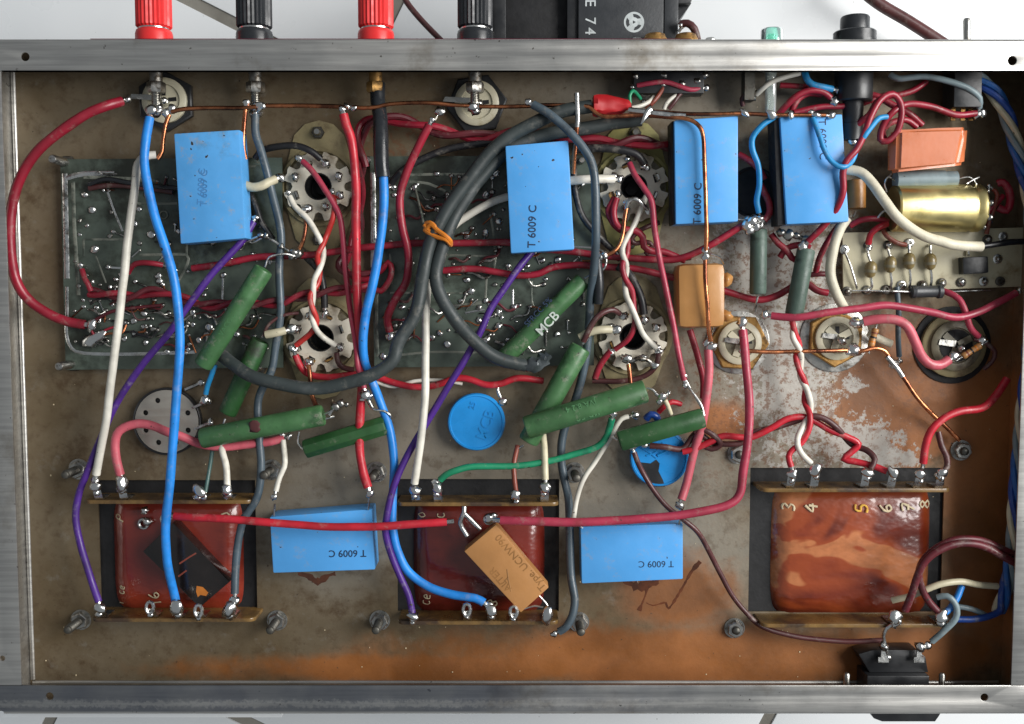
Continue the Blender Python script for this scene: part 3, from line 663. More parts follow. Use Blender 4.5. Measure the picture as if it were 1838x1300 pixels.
# ================================================================ tube sockets
def socket(cx, cy, label, ring='fibre', rh=118, tags=(), rot=0):
    c = at(cx, cy, 24); k = sc(c); t = thing('tube_socket', label, 'tube socket', (c.x, c.y, 0), 'eight pin tube sockets')
    c0 = Vector((c.x, c.y, 0)); bm = bmesh.new()
    pts = []
    for i in range(28):
        a = i * 2 * math.pi / 28; r = 74 + (rh - 74) * max(0, abs(math.sin(a)) - .72) / .28
        pts.append((c.x + r * k * math.cos(a), c.y + r * k * math.sin(a)))
    prism(bm, [pts, circ(c.x, c.y, 30 * k, 20)[::-1]], 0.3, 4); emit('mounting_plate', bm, ring, t, bev=.8)
    bm = bmesh.new(); lathe(bm, c0, Vector((0, 0, 1)), [(4.2, 70 * k), (10, 70 * k), (10, 64 * k), (4.2, 64 * k)], 32, cap=False); emit('retaining_ring', bm, ring, t)
    out = []
    for i in range(8):
        a = rot + i * math.pi / 4
        for da, r in ((-.392, 60), (-.27, 62.5), (-.17, 62.5), (-.125, 49), (0, 46), (.125, 49), (.17, 62.5), (.27, 62.5)):
            out.append((c.x + r * k * math.cos(a + da), c.y + r * k * math.sin(a + da)))
    bm = bmesh.new(); prism(bm, [out, circ(c.x, c.y, 24.5 * k, 24)[::-1]], 12, 22); emit('wafer', bm, 'wafer', t, bev=1.2)
    bm = bmesh.new(); lathe(bm, c0, Vector((0, 0, 1)), [(4, 24.2 * k), (20, 24.2 * k), (20, 22.5 * k), (-30, 21 * k), (-30, 12 * k), (-22, 11 * k), (-22, .0)], 24, cap=False); emit('centre_cup', bm, 'core', t)
    bm = bmesh.new(); lathe(bm, c0, Vector((0, 0, 1)), [(4.1, 59 * k), (11.8, 59 * k), (11.8, 25 * k), (4.1, 25 * k)], 26, cap=False); emit('base_body', bm, 'ivorydark', t)
    for i in range(8):
        a = rot + (i + .5) * math.pi / 4; p = Vector((c.x + 41 * k * math.cos(a), c.y + 41 * k * math.sin(a), 20)); u = Vector((math.cos(a), math.sin(a), 0)); v = Vector((-u.y, u.x, 0))
        bm = bmesh.new(); hh = random.uniform(12, 20); lean = u * random.uniform(-4, 6)
        vs = [[bm.verts.new(p + u * (1.7 * s) + v * (w_ * q) + Vector((0, 0, z)) + lean * (z / 16)) for s, q in ((-1, -1), (1, -1), (1, 1), (-1, 1))] for z, w_ in ((0, 8), (hh * .7, 8), (hh, 5))]
        for r0, r1 in zip(vs, vs[1:]):
            for m in range(4): bm.faces.new((r0[m], r0[(m + 1) % 4], r1[(m + 1) % 4], r1[m]))
        bm.faces.new(vs[-1]); bmesh.ops.recalc_face_normals(bm, faces=bm.faces)
        pin = emit('pin', bm, random.choice(('brass', 'steel', 'tin')), t)
        bm = bmesh.new(); q = [(p + u * s + v * w_) for s, w_ in ((-5, -9.5), (5, -9.5), (5, 9.5), (-5, 9.5))]; prism(bm, [[(p.x + (z.x - p.x) * .62, p.y + (z.y - p.y) * .85) for z in q]], 22.1, 22.5); emit('pin_slot', bm, 'hole', t, smooth=False)
        if i in tags: blob(pin, p + Vector((0, 0, hh)) + lean, random.uniform(7, 9))
    return t
random.seed(11)
socket(571, 335, 'cream tube socket at upper left, red wire crossing its dark centre hole', 'fibre', 120, (0, 1, 3, 5, 6, 7))
socket(575, 607, 'cream tube socket at lower left with a white wire curving over its centre hole', 'fibre', 112, (2, 3, 4, 5, 7))
socket(1138, 336, 'cream tube socket at upper right on yellow green fibre, next to the tall blue capacitor', 'fibreyel', 122, (1, 3, 5, 6), 0)
socket(1136, 604, 'cream tube socket at lower right above the crossed green resistors', 'fibre', 112, (0, 2, 3, 5, 6, 7))
# ================================================================ jacks and terminals on the floor
def jack(cx, cy, rn, rd, mkn, mkd, label, seg=6, washer=None, inner=None, rot=.2):
    c = at(cx, cy, 12); k = sc(c); o = Vector((c.x, c.y, 0)); t = thing('phono_jack', label, 'jack', o, 'round jacks in the chassis floor'); Z = Vector((0, 0, 1))
    if washer:
        bm = bmesh.new(); lathe(bm, o, Z, [(.2, washer * k), (3, washer * k), (3.6, (washer - 2) * k)], 32); emit('washer', bm, 'steel' if mkn == 'brass' else 'core', t)
    bm = bmesh.new(); lathe(bm, o, Z, [(3, rn * k), (13, rn * k), (15, rn * .95 * k)], seg, rot=rot); emit('nut', bm, mkn, t)
    bm = bmesh.new(); lathe(bm, o, Z, [(14, rd * k), (22, rd * k), (24, (rd - 3) * k), (24, rd * .72 * k), (20, rd * .68 * k), (20, 0)], 30); emit('insulator', bm, mkd, t)
    if inner or mkn == 'brass':
        bm = bmesh.new(); lathe(bm, o, Z, [(20.1, rd * .66 * k), (20.8, rd * .66 * k), (20.8, 0)], 26); emit('inner_face', bm, inner or 'ivorydark', t)
        for an in (.5, 2.4, 4.4):
            bm = bmesh.new(); prism(bm, [[(o.x + (x * math.cos(an) - y * math.sin(an)) * k, o.y + (x * math.sin(an) + y * math.cos(an)) * k) for x, y in rectp(4, -6, rd * .66, 6)]], 20.9, 23.5); emit('web', bm, mkd, t)
    for an in (.1, 1.6):
        bm = bmesh.new(); prism(bm, [[(o.x + (x * math.cos(an) - y * math.sin(an)) * k, o.y + (x * math.sin(an) + y * math.cos(an)) * k) for x, y in rectp(rd * .2, -3.5, rd * .55, 3.5)]], 20.85, 21.4); emit('slot', bm, 'hole', t)
    bm = bmesh.new(); lathe(bm, o + Vector((rd * .1, -rd * .1, 0)) * k, Z, [(20, 7), (34, 7), (36, 4)], 12); pin = emit('centre_pin', bm, 'tin', t); blob(pin, o + Vector((rd * .1, -rd * .1, 36)), 8)
    bm = bmesh.new(); q = [(o.x + x * k, o.y + y * k) for x, y in ((-rd * (1.5 if mkn == 'blackplastic' else .75), rd * .05), (-rd * .1, -rd * .05), (-rd * .05, rd * .2), (-rd * (1.4 if mkn == 'blackplastic' else .7), rd * .25))]; prism(bm, [q], 25, 27); emit('ground_tag', bm, 'steel', t)
    return t
jack(298, 182, 54, 40, 'blackplastic', 'ivory', 'white insulated jack with black nut at top left behind the red post stud', rot=.5)
jack(856, 187, 55, 40, 'blackplastic', 'ivory', 'white insulated jack with black nut at top centre behind the black post stud', washer=47, rot=.9)
jack(1326, 615, 54, 39, 'brass', 'ivory', 'yellowed jack with brass nut below the amber capacitor', washer=57, rot=.05)
jack(1500, 607, 53, 39, 'brass', 'ivory', 'yellowed jack with brass nut and wide washer under the cream sleeve end', washer=62, inner='ivorydark', rot=.55)
jack(1712, 620, 58, 45, 'fibre', 'ivorydark', 'dark grimy jack at far right beside the thick pink sleeve', seg=24, washer=70, inner='hole')
# grey disc with a ring of holes, left
c = at(299, 757, 16); k = sc(c); t = thing('round_adjuster', 'grey round metal disc pierced by a ring of holes, under the pink loop', 'trimmer', (c.x, c.y, 0))
hol = [circ(c.x + 41 * k * math.cos(a), c.y + 41 * k * math.sin(a), 5.2, 12)[::-1] for a in [i * math.pi / 4 + .39 for i in range(8)]]
bm = bmesh.new(); prism(bm, [circ(c.x, c.y, 57 * k, 40)] + hol, 9, 13); emit('perforated_disc', bm, 'disc', t, bev=.5)
bm = bmesh.new(); lathe(bm, Vector((c.x, c.y, 0)), Vector((0, 0, 1)), [(0, 61 * k), (13.5, 61 * k), (14.5, 60 * k), (13.5, 58 * k), (5, 57 * k), (5, 0)], 40); emit('rim', bm, 'blackplastic', t)
for x, y in ((345, 695), (358, 728), (362, 766)):
    bm = bmesh.new(); p, q = at(x - 12, y + 4, 12), at(x + 16, y - 8, 20); tube(bm, [p, q], 4, 6); l = emit('lug', bm, 'tin', t); blob(l, q, 7)
def trimmer(cx, cy, r, label, damaged=False):
    c = at(cx, cy, 40); k = sc(c); o = Vector((c.x, c.y, 0)); t = thing('disc_capacitor', label, 'capacitor', o, 'round blue capacitors')
    bm = bmesh.new(); lathe(bm, o, Vector((0, 0, 1)), [(0, (r - 3) * k), (26, r * k), (31, r * k), (34, (r - 2) * k), (34.5, (r - 5) * k), (33, (r - 6) * k), (33, 0)], 40); b = emit('case', bm, 'trimblue', t)
    return t, c
tb, c = trimmer(855, 758, 52, 'round blue can capacitor with embossed letters in the middle of the chassis')
text(tb, 'MCB', 872, 762, 33.3 / HS, 27, (.35, -1), 'trimblue', 'embossed_lettering', .01, 1.0); text(tb, '25', 848, 728, 33.3 / HS, 14, (.3, -1), 'trimblue', 'embossed_lettering', 0, .8)
td, c = trimmer(1184, 822, 53, 'round blue can capacitor with torn skin showing a dark patch, beside lower right blue block', True)
bm = bmesh.new(); prism(bm, [[(at(x, y, 33.4, True).x, at(x, y, 33.4, True).y) for x, y in ((1150, 830), (1168, 832), (1178, 825), (1184, 832), (1182, 846), (1190, 862), (1194, 874), (1178, 873), (1160, 862), (1150, 846))[::-1]]], 32.5, 33.9); emit('torn_patch', bm, 'blackplastic', td)
bm = bmesh.new()
for q in (((1145, 800), (1165, 812), (1178, 822)), ((1152, 796), (1170, 806), (1200, 815)), ((1180, 818), (1196, 810), (1215, 800)), ((1160, 818), (1176, 812), (1190, 795))): tube(bm, catmull([at(x, y, 33, True) for x, y in q], 5), random.uniform(2, 3.6), 7)
emit('wrinkled_skin', bm, 'trimblue', td)
# ================================================================ block capacitors
random.seed(3)
def lead(parent, s, r=1.8, mk='tin', name='lead'):
    bm = bmesh.new(); P = catmull(path(s), 5); tube(bm, P, r, 7); return emit(name, bm, mk, parent)
def filmcap(pts, h, thick, label, mk='capblue', txt=None, tilt=0, leads=(), name='film_capacitor', group='blue block film capacitors', bev=3.0):
    cx = sum(p[0] for p in pts) / 4; cy = sum(p[1] for p in pts) / 4
    p = at(cx, cy, h); o = Vector((p.x, p.y, h * HS - thick)); t = thing(name, label, 'capacitor', o, group)
    emit('case', quadbox(pts, h, thick), mk, t, bev=bev)
    for s in leads: lead(t, s)
    if txt:
        for a in txt: text(t, *a)
    return t
hT = lambda h: h + .25
filmcap([(312, 240), (430, 233), (441, 428), (324, 438)], 112, 52, 'dusty blue block capacitor at upper left with smudged print and grime on its right side', 'capdirty', [('T 6009 C', 361, 335, 112.4, 17, (.05, -1), 'inkfaint', 'smudged_lettering', .0, .1), ('T 6009 C', 366, 338, 112.5, 17, (.02, -1), 'inkfaint', 'smudged_lettering', .0, .1)],
        leads=('441,428,60 452,436,58 470,428,56', '436,240,70 442,236,75'))
filmcap([(907, 262), (1020, 252), (1031, 448), (917, 455)], 118, 56, 'tall blue block capacitor in the middle with upright print near its foot', 'capblue', [('T 6009 C', 955, 407, 118.4, 20, (.03, -1), 'ink', 'lettering', .01, .15)],
        leads=('1028,443,80 1050,444,80 1075,447,78 1085,455,74',))
filmcap([(1210, 216), (1325, 208), (1325, 398), (1213, 403)], 116, 62, 'blue block capacitor crossed by a bare copper wire down its face', 'capblue', [('T 6009 C', 1252, 366, 116.4, 19.5, (.03, -1), 'ink', 'lettering', .01, .15)],
        leads=('1322,394,80 1340,395,80 1352,396,78',))
filmcap([(1400, 210), (1512, 205), (1524, 398), (1412, 403)], 116, 62, 'blue block capacitor at upper right with thin blue and red leads looped over it', 'capblue', [('T 6009 C', 1477, 250, 116.4, 19, (.03, 1), 'ink', 'lettering', .0, .1)])
filmcap([(484, 928), (667, 914), (673, 1023), (490, 1029)], 74, 60, 'blue block capacitor lying between left and middle transformers with upside down print', 'capblue', [('T 6009 C', 624, 994, 74.4, 17.5, (-1, .01), 'ink', 'lettering', .01, .15)],
        leads=('492,926,76 493,905,84', '661,915,76 663,890,86'))
filmcap([(1042, 946), (1226, 940), (1226, 1040), (1044, 1048)], 72, 58, 'blue block capacitor at lower right with rusty drips below it and upside down print', 'capblue', [('T 6009 C', 1178, 1013, 72.4, 16.5, (-1, .01), 'ink', 'lettering', .0, .1)],
        leads=('1219,942,76 1222,920,80', '1046,948,70 1032,938,72'))
filmcap([(1216, 474), (1303, 472), (1303, 588), (1218, 590)], 96, 66, 'rounded amber block capacitor with a copper wire running down it', 'amber', None, leads=('1300,474,70 1292,462,84 1275,456,100', '1280,588,60 1276,604,70'), name='dipped_capacitor', group=None, bev=14)
ac = bpy.data.objects['dipped_capacitor']
for x, y in ((1303, 503), (1302, 566)): blob(ac, at(x, y, 62), 11, 'resin_drip', 'amber', (1, 1.4, 1.6))
c = [(890, 942), (985, 1055), (935, 1100), (833, 990)]
tc_ = filmcap(c, 92, 40, 'tan block capacitor lying slantwise on the middle transformer with embossed letters', 'tan', [('Type. UCNW90', 936, 1009, 92.4, 19, (-.66, -.76), 'taninset', 'embossed_lettering', .0, .1), ('ALTER', 898, 1041, 92.4, 18, (-.66, -.76), 'taninset', 'embossed_lettering', .0, .1)],
        leads=('968,1070,70 982,1086,72 988,1105,70', '940,1093,66 958,1088,66 975,1090,70'), name='block_capacitor', group=None, bev=2.2)
bm = bmesh.new()
for q in (((917, 1062), (912, 1040), (910, 1022)), ((912, 1036), (904, 1046), (896, 1050))): tube(bm, [at(x, y, 92) for x, y in q], 1.3, 6)
for v in bm.verts: v.co.z = 92 * HS + (v.co.z - 92 * HS) * .3
emit('embossed_mark', bm, 'taninset', tc_)
bc = filmcap([(310, 938), (412, 1045), (358, 1091), (256, 990)], 60, 40, 'black glossy block capacitor lying slantwise on the left transformer with an orange fleck', 'blackcap', None, name='block_capacitor', group=None, bev=2.2)
bm = bmesh.new(); q = [(353, 1052), (364, 1054), (374, 1064), (370, 1070), (360, 1068), (355, 1072), (352, 1062)]
prism(bm, [[(at(x, y, 60.3).x, at(x, y, 60.3).y) for x, y in q][::-1]], 60 * HS, 60 * HS + .5); emit('orange_fleck', bm, 'ochre', bc)
bm = bmesh.new(); tube(bm, [at(322, 1012, 60), at(340, 1000, 60), at(352, 993, 60)], 1.5, 6); tube(bm, [at(320, 1035, 60), at(335, 1024, 60)], 1.5, 6)
for v in bm.verts: v.co.z = 60 * HS + (v.co.z - 60 * HS) * .3
emit('scuff', bm, 'rustbrown', bc)
o_ = at(1665, 268, 50); tr_ = thing('dipped_capacitor', 'rounded orange red block capacitor at upper right above the gold can', 'capacitor', o_)
bm = bmesh.new()
for x, y, h in ((1614, 232, 108), (1732, 229, 108), (1718, 298, 108), (1611, 308, 108), (1592, 238, 78), (1738, 228, 82), (1732, 296, 82), (1592, 313, 78), (1600, 245, 50), (1728, 235, 50), (1724, 296, 50), (1600, 308, 50)): bm.verts.new(at(x, y, h))
bmesh.ops.convex_hull(bm, input=bm.verts); bmesh.ops.dissolve_limit(bm, angle_limit=.15, verts=bm.verts, edges=bm.edges); bmesh.ops.recalc_face_normals(bm, faces=bm.faces)
bmesh.ops.bevel(bm, geom=bm.edges[:], offset=6, segments=3, affect='EDGES'); emit('case', bm, 'terracotta', tr_)
# gold can capacitor
a, b = at(1602, 374, 56), at(1758, 374, 56); t = thing('can_capacitor', 'gold metal can capacitor lying above the cream terminal board', 'capacitor', (a + b) / 2 - Vector((0, 0, 42)))
bm = bmesh.new(); L_ = (b - a).length; lathe(bm, a, b - a, [(0, 20), (0, 40), (3, 43.5), (L_ - 24, 43.5), (L_ - 20, 40.5), (L_ - 16, 40.5), (L_ - 12, 43.5), (L_ - 3, 43.5), (L_, 41)], 40); emit('can', bm, 'gold', t)
bm = bmesh.new(); lathe(bm, b, b - a, [(-1, 39), (2, 38), (2, 0)], 30); emit('end_disc', bm, 'blackplastic', t)
for i in range(9):
    an = i * .7; p = b + Vector((4, 38 * math.cos(an), 38 * math.sin(an))); blob(t, p, random.uniform(3, 6), 'end_tag', 'dullsolder')
lead(t, '1600,376,60 1585,380,58 1572,395,50', 2); lead(t, '1762,372,60 1775,385,60 1780,400,50', 2)
a, b = at(1606, 324, 62), at(1716, 322, 62); t = thing('can_capacitor', 'grey white tubular capacitor squeezed between orange block and gold can', 'capacitor', (a + b) / 2 - Vector((0, 0, 16)))
bm = bmesh.new(); L_ = (b - a).length; lathe(bm, a, b - a, [(0, 8), (1, 17), (L_ * .8, 17), (L_ * .8, 15), (L_, 15), (L_, 0)], 24); emit('body', bm, 'greyblue', t)
for s in ('1606,324,62 1594,318,66 1588,330,60 1592,345,56', '1716,322,62 1740,318,66 1752,330,60 1756,345,58', '1735,330,70 1748,322,70 1758,318,66', '1600,312,64 1590,322,64'): lead(t, s, 1.6)
a, b = at(1536, 322, 40), at(1536, 376, 40); t = thing('tubular_capacitor', 'orange brown tubular capacitor peeking out beside the upper right blue block', 'capacitor', (a + b) / 2 - Vector((0, 0, 20)))
bm = bmesh.new(); L_ = (b - a).length; lathe(bm, a, b - a, [(0, 8), (2, 18), (L_ - 2, 18), (L_, 8)], 24); emit('body', bm, 'orangebrown', t); lead(t, '1536,380,40 1530,392,44 1522,396,50', 1.8)
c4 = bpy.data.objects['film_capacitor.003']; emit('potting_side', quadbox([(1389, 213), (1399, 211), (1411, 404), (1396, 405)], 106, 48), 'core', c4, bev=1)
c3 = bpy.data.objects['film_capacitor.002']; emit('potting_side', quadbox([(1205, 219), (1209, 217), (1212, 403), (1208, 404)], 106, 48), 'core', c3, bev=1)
# ================================================================ wirewound resistors
def resistor(p, q, h, w_, label, mk='rgreen', txt=None, seg=22, flat=1.0, leads=(), hq=None, rot=0):
    a, b = at(*p, h), at(*q, hq if hq is not None else h); d = b - a; L_ = d.length; r = w_ / 2 * sc(a)
    t = thing('wirewound_resistor', label, 'resistor', (a + b) / 2 - Vector((0, 0, r)), 'ceramic wirewound resistors')
    bm = bmesh.new(); lathe(bm, a, d, [(2, 0), (2, r * .55), (-1, r * .8), (0, r * .93), (3, r), (L_ - 3, r), (L_, r * .93), (L_ + 1, r * .8), (L_ - 2, r * .55), (L_ - 2, 0)], seg, flat=flat, rot=rot)
    for v in bm.verts: v.co += Vector((noise.noise(v.co * .03), noise.noise(v.co * .03 + Vector((9, 0, 0))), 0)) * 1.2
    emit('body', bm, mk, t)
    for s in leads: lead(t, s, 2.0)
    for x in (txt or ()): text(t, *x)
    return t
resistor((473, 484), (364, 656), 96, 36, 'green wirewound resistor slanting across the left board with scuffed print', 'rgreen', [('VACOC.. 2W', 415, 570, 115, 13, (.53, -.85), 'faintprint', 'lettering', 0, .1)], leads=('476,480,96 484,462,92 510,456,84 530,460,76',), hq=92)
resistor((467, 612), (408, 742), 46, 34, 'green resistor lying deeper, crossed by the grey loop at left', 'rgreend', leads=('470,606,46 480,592,50 488,588,50', '404,752,46 398,772,50'))
resistor((362, 787), (580, 745), 84, 38, 'scratched green resistor with a bare worn spot, above left transformer', 'rgreen', leads=('582,744,84 598,735,86 605,726,80', '584,752,84 600,748,80'))
blob(bpy.data.objects['wirewound_resistor.002'], at(462, 767, 84) + Vector((0, 4, 19.5)), 10, 'worn_spot', 'brown', (1, 1.3, .2))
resistor((548, 806), (692, 763), 66, 36, 'shorter dark green resistor below a scratched one, crossed under by red sleeve', 'rgreend', seg=8, rot=.39, leads=('694,758,66 702,748,74 690,738,80 670,735,82 658,718,84', '544,806,66 535,795,66 537,775,66'))
resistor((1046, 504), (902, 646), 52, 32, 'green resistor lettered in white on the middle board', 'rgreen', [('MCB', 983, 580, 74, 24, (.68, -.73), 'whiteprint', 'lettering', .012, .15), ('SFRCC 5%', 966, 560, 71, 15, (.68, -.73), 'ink', 'lettering', 0, .1)], leads=('1050,500,52 1062,492,56 1075,478,66',))
resistor((1042, 624), (948, 792), 66, 38, 'green resistor slanting under another one, right of the torn coax end', 'rgreen', leads=('1046,618,66 1058,606,70', '940,800,60 930,806,60'))
resistor((944, 768), (1158, 702), 98, 42, 'uppermost green resistor of the crossed pair with pale print on its side', 'rgreen', [('JVA 8.2 4', 1043, 727, 122, 15, (-.955, .295), 'faintprint', 'lettering', 0, .1), ('KB 58', 1054, 745, 119, 18, (-.955, .295), 'faintprint', 'lettering', .005, .1)], leads=('1160,697,98 1172,700,100 1182,712,98 1192,714,90',))
resistor((1112, 792), (1262, 750), 92, 38, 'flat topped green resistor over the torn blue can capacitor', 'rgreend', seg=8, rot=.39, flat=.8, leads=('1264,746,92 1258,725,92 1240,700,84 1232,690,80', '1108,790,92 1098,784,88'))
resistor((1362, 412), (1360, 528), 62, 30, 'grey green resistor standing left of two below the upper right blue capacitors', 'rgrey', leads=('1362,408,62 1362,396,70', '1360,532,62 1357,545,64 1356,560,60'))
resistor((1447, 448), (1425, 566), 72, 32, 'grey green leaning resistor beside the red knot below the upper right blue block', 'rgrey', leads=('1448,444,72 1450,430,78',))
# ================================================================ cream terminal board
q0 = [(1512, 418), (1850, 408), (1850, 514), (1514, 526)]; t = thing('terminal_board', 'cream terminal board carrying four small beads at right', 'terminal board', at(1680, 470, 20))
emit('board', quadbox(q0, 32, 7), 'tboard', t, bev=.8)
for x, y in ((1558, 441), (1594, 440), (1632, 436), (1515, 448), (1520, 523), (1555, 521), (1590, 520), (1725, 507), (1765, 505), (1795, 505), (1772, 430), (1800, 425), (1790, 465), (1618, 512), (1655, 512), (1690, 508)):
    p = at(x, y, 33); bm = bmesh.new(); lathe(bm, p, Vector((0, 0, 1)), [(-3, 9), (2, 9), (3, 7), (3, 4), (0, 3.5), (0, 0)], 14); e = emit('eyelet', bm, random.choice(('darksteel', 'darksteel', 'tin')), t)
    if random.random() < .55: blob(e, p + Vector((0, 0, 4)), 6, mk=random.choice(('dullsolder', 'solder')))
for i, (x, y, x2, lab) in enumerate(((1563, 484, 1558, 'leftmost brown bead on the cream terminal board'), (1598, 475, 1594, 'second brown bead from the left on the cream terminal board'), (1632, 469, 1632, 'third brown bead from the left on the cream terminal board'), (1670, 470, 1670, 'rightmost brown bead on the cream terminal board, under the cream sleeve'))):
    p = at(x, y, 46); k = thing('bead_diode', lab, 'diode', p - Vector((0, 0, 8)), 'beads on the cream terminal board'); d = (at(x2, y + 20, 46) - at(x, y - 20, 46)).normalized()
    bm = bmesh.new(); lathe(bm, p - d * 16, d, [(0, 0), (.5, 4), (4, 8.5), (11, 11), (18, 11), (27, 8.5), (31, 4), (32, 0)], 18); emit('body', bm, 'diode', k)
    bm = bmesh.new(); lathe(bm, p + d * 1, d, [(0, 11.1), (2.5, 11.3), (5, 10.9)], 18); emit('band', bm, 'ivorydark', k)
    lead(k, f'{x},{y-14},46 {x2},{y-28},44 {x2},440,36', 2.6); lead(k, f'{x},{y+14},46 {x+2},{y+30},44 {x},518,36', 2.6)
W('tin', 2.2, '1516,452,40 1524,470,44 1533,498,44 1538,518,38', 'slanted bare lead at the left end of the cream terminal board', name='bare_wire', cat='bare wire')
a, b = at(1634, 524, 48), at(1692, 523, 48); t = thing('axial_resistor', 'dark grey axial resistor along the lower edge of the cream terminal board', 'resistor', (a + b) / 2 - Vector((0, 0, 11)))
bm = bmesh.new(); L_ = (b - a).length; lathe(bm, a, b - a, [(0, 0), (0, 9), (2, 12), (8, 12.5), (10, 11), (L_ - 12, 11), (L_ - 9, 13.5), (L_ - 2, 13), (L_, 9), (L_, 0)], 20); emit('body', bm, 'greyblack', t)
lead(t, '1634,524,48 1600,523,48 1560,522,44 1530,522,40', 1.8); lead(t, '1692,523,48 1712,523,50 1740,522,48 1778,521,44', 1.8)
p = at(1750, 476, 34); t = thing('transistor', 'black half round transistor on the cream terminal board near the sleeve end', 'transistor', p)
emit('body', quadbox([(1728, 462), (1774, 460), (1775, 490), (1729, 493)], 56, 22), 'blackplastic', t, bev=3)
bm = bmesh.new(); p = at(1738, 458, 40); tube(bm, [p, p + Vector((0, 10, -4))], 3, 6); emit('lead', bm, 'tin', t)
# small striped resistors
for (x0, y0, x1, y1, h, lab) in ((1572, 590, 1563, 622, 60, 'small striped resistor at the right of the washer jack'), (1728, 640, 1760, 620, 56, 'small striped resistor across the dark far right jack')):
    a, b = at(x0, y0, h), at(x1, y1, h); d = b - a; L_ = d.length; t = thing('axial_resistor', lab, 'resistor', (a + b) / 2 - Vector((0, 0, 6)))
    bm = bmesh.new(); lathe(bm, a, d, [(0, 0), (0, 5), (2, 6.5), (6, 6.5), (9, 5.6), (L_ - 9, 5.6), (L_ - 6, 6.5), (L_ - 2, 6.5), (L_, 5), (L_, 0)], 14); emit('body', bm, 'tan', t)
    for f, mk in ((.2, 'rustbrown'), (.45, 'black'), (.7, 'orange')):
        bm = bmesh.new(); lathe(bm, a + d * f, d, [(0, 6.1), (3, 6.1)], 14); emit('stripe', bm, mk, t)
    bm = bmesh.new(); tube(bm, [a, a - d * .4], 1.6, 6); tube(bm, [b, b + d * .4], 1.6, 6); emit('lead', bm, 'tin', t)
# ================================================================ binding posts and back panel fittings
YW = Y1
def post(x, mk, label, nutmk, studlen, bare=True):
    p = at(x, 75, 56, True); o = Vector((p.x, YW + 6.5, 56)); t = thing('binding_post', label, 'binding post', o, 'binding posts on the back panel'); D = Vector((0, 1, 0))
    bm = bmesh.new(); lathe(bm, o, D, [(0, 33), (20, 33), (26, 31.5), (28, 29), (28, 0)], 36); emit('collar', bm, mk, t)
    bm = bmesh.new(); lathe(bm, o, D, [(28.2, 27), (31, 27), (31, 27)], 30); emit('neck_ring', bm, 'tin', t)
    bm = bmesh.new(); lathe(bm, o, D, [(31, 28), (34, 31), (34, 32), (96, 32), (100, 29), (100, 0)], 52, flute=.075); emit('knob', bm, mk, t, smooth=False)
    n = Vector((p.x + random.uniform(-2, 2), YW - 4, 56))
    bm = bmesh.new(); lathe(bm, n, -D, [(0, 20), (4, 20), (4, 18)], 24); emit('washer', bm, 'steel', t)
    bm = bmesh.new(); lathe(bm, n, -D, [(54, 15.5), (56, 17), (70, 17), (73, 14.5)], 6, rot=.3); lathe(bm, n, -D, [(4, 12), (54, 12)], 18); emit('nut', bm, nutmk, t)
    if bare:
        pr = [(60, 8.5)]
        for i in range(int(studlen / 3)): pr += [(72 + i * 3, 9), (73.5 + i * 3, 7.8)]
        pr.append((74 + studlen, 0)); bm = bmesh.new(); lathe(bm, n, -D, pr, 14); s = emit('threaded_stud', bm, 'steel', t); blob(s, n - D * (76 + studlen), 11); blob(s, n - D * (70 + studlen) + Vector((6, 0, 3)), 8)
    return t
post(277, 'postred', 'leftmost red binding post with ribbed knob at the back of the chassis', 'steel', 30)
post(457, 'postblack', 'black binding post between the two red ones', 'steel', 34)
post(675, 'postred', 'red binding post with brass nut above the black sheath', 'brass', 20, False)
post(853, 'postblack', 'black binding post next to the dark transformer block outside the panel', 'steel', 28)
# black block outside the back panel
p = at(1060, 40, 40, True); t = thing('mains_transformer', 'black boxed component outside the back panel with pale letters and round emblem', 'transformer', (p.x, YW + 60, -200))
def pbox(name, mk, x0, x1, y0, y1, z0, z1, bev=2):
    a, b = at(x0, y1, z1, True), at(x1, y0, z1, True); bm = bmesh.new(); prism(bm, [rectp(a.x, max(a.y, YW + 7), b.x, b.y)], z0, z1); return emit(name, bm, mk, t, bev=bev)
pbox('left_flange', 'blackplastic', 884, 908, -60, 74, -180, 36); pbox('recess', 'core', 908, 1018, -60, 74, -180, 12, .5); pbox('rib', 'blackplastic', 1018, 1038, -60, 74, -180, 36, 1)
pbox('housing', 'greyblack', 1038, 1192, -60, 74, -180, 44, 2); pbox('right_step', 'greyblack', 1192, 1218, -5, 74, -180, 28, 2)
a, b = at(1192, -60, 20, True), at(1242, 6, 20, True); bm = bmesh.new(); prism(bm, [[(a.x, b.y - 1), (b.x - 2, b.y), (b.x, b.y + 6), (b.x, a.y), (a.x, a.y)]], -180, 20); emit('shoulder', bm, 'blackplastic', t, bev=1.5)
a, b, c_ = at(1214, 6, 0, True), at(1241, 6, 0, True), at(1216, 44, 0, True); bm = bmesh.new(); prism(bm, [[(a.x, c_.y), (b.x, b.y), (a.x, a.y)]], -160, 0); emit('gusset', bm, 'blackplastic', t)
for s, y in (('E', 6), ('7', 38), ('4', 56)): text(t, s, 1060, y, 44.4 / HS, 27, (0, 1), 'silverprint', 'lettering', .005, .3)
c = at(1138, 40, 44.3, True)
bm = bmesh.new(); prism(bm, [circ(c.x, c.y, 18.5, 32)], 43.5, 44.5); emit('emblem', bm, 'silverprint', t)
for kx in range(3):
    a0 = kx * 2.094 + .5; loop = [(c.x + 14.5 * math.cos(a0 + f), c.y + 14.5 * math.sin(a0 + f)) for f in [i * .17 for i in range(8)]] + [(c.x + 9 * math.cos(a0 + f), c.y + 9 * math.sin(a0 + f)) for f in (1.1, .8, .5, .25)]
    bm = bmesh.new(); prism(bm, [loop], 44.2, 44.9); emit('emblem_gap', bm, 'greyblack', t)
bm = bmesh.new(); prism(bm, [circ(c.x, c.y, 3.4, 3)], 44.2, 44.9); emit('emblem_gap', bm, 'greyblack', t)
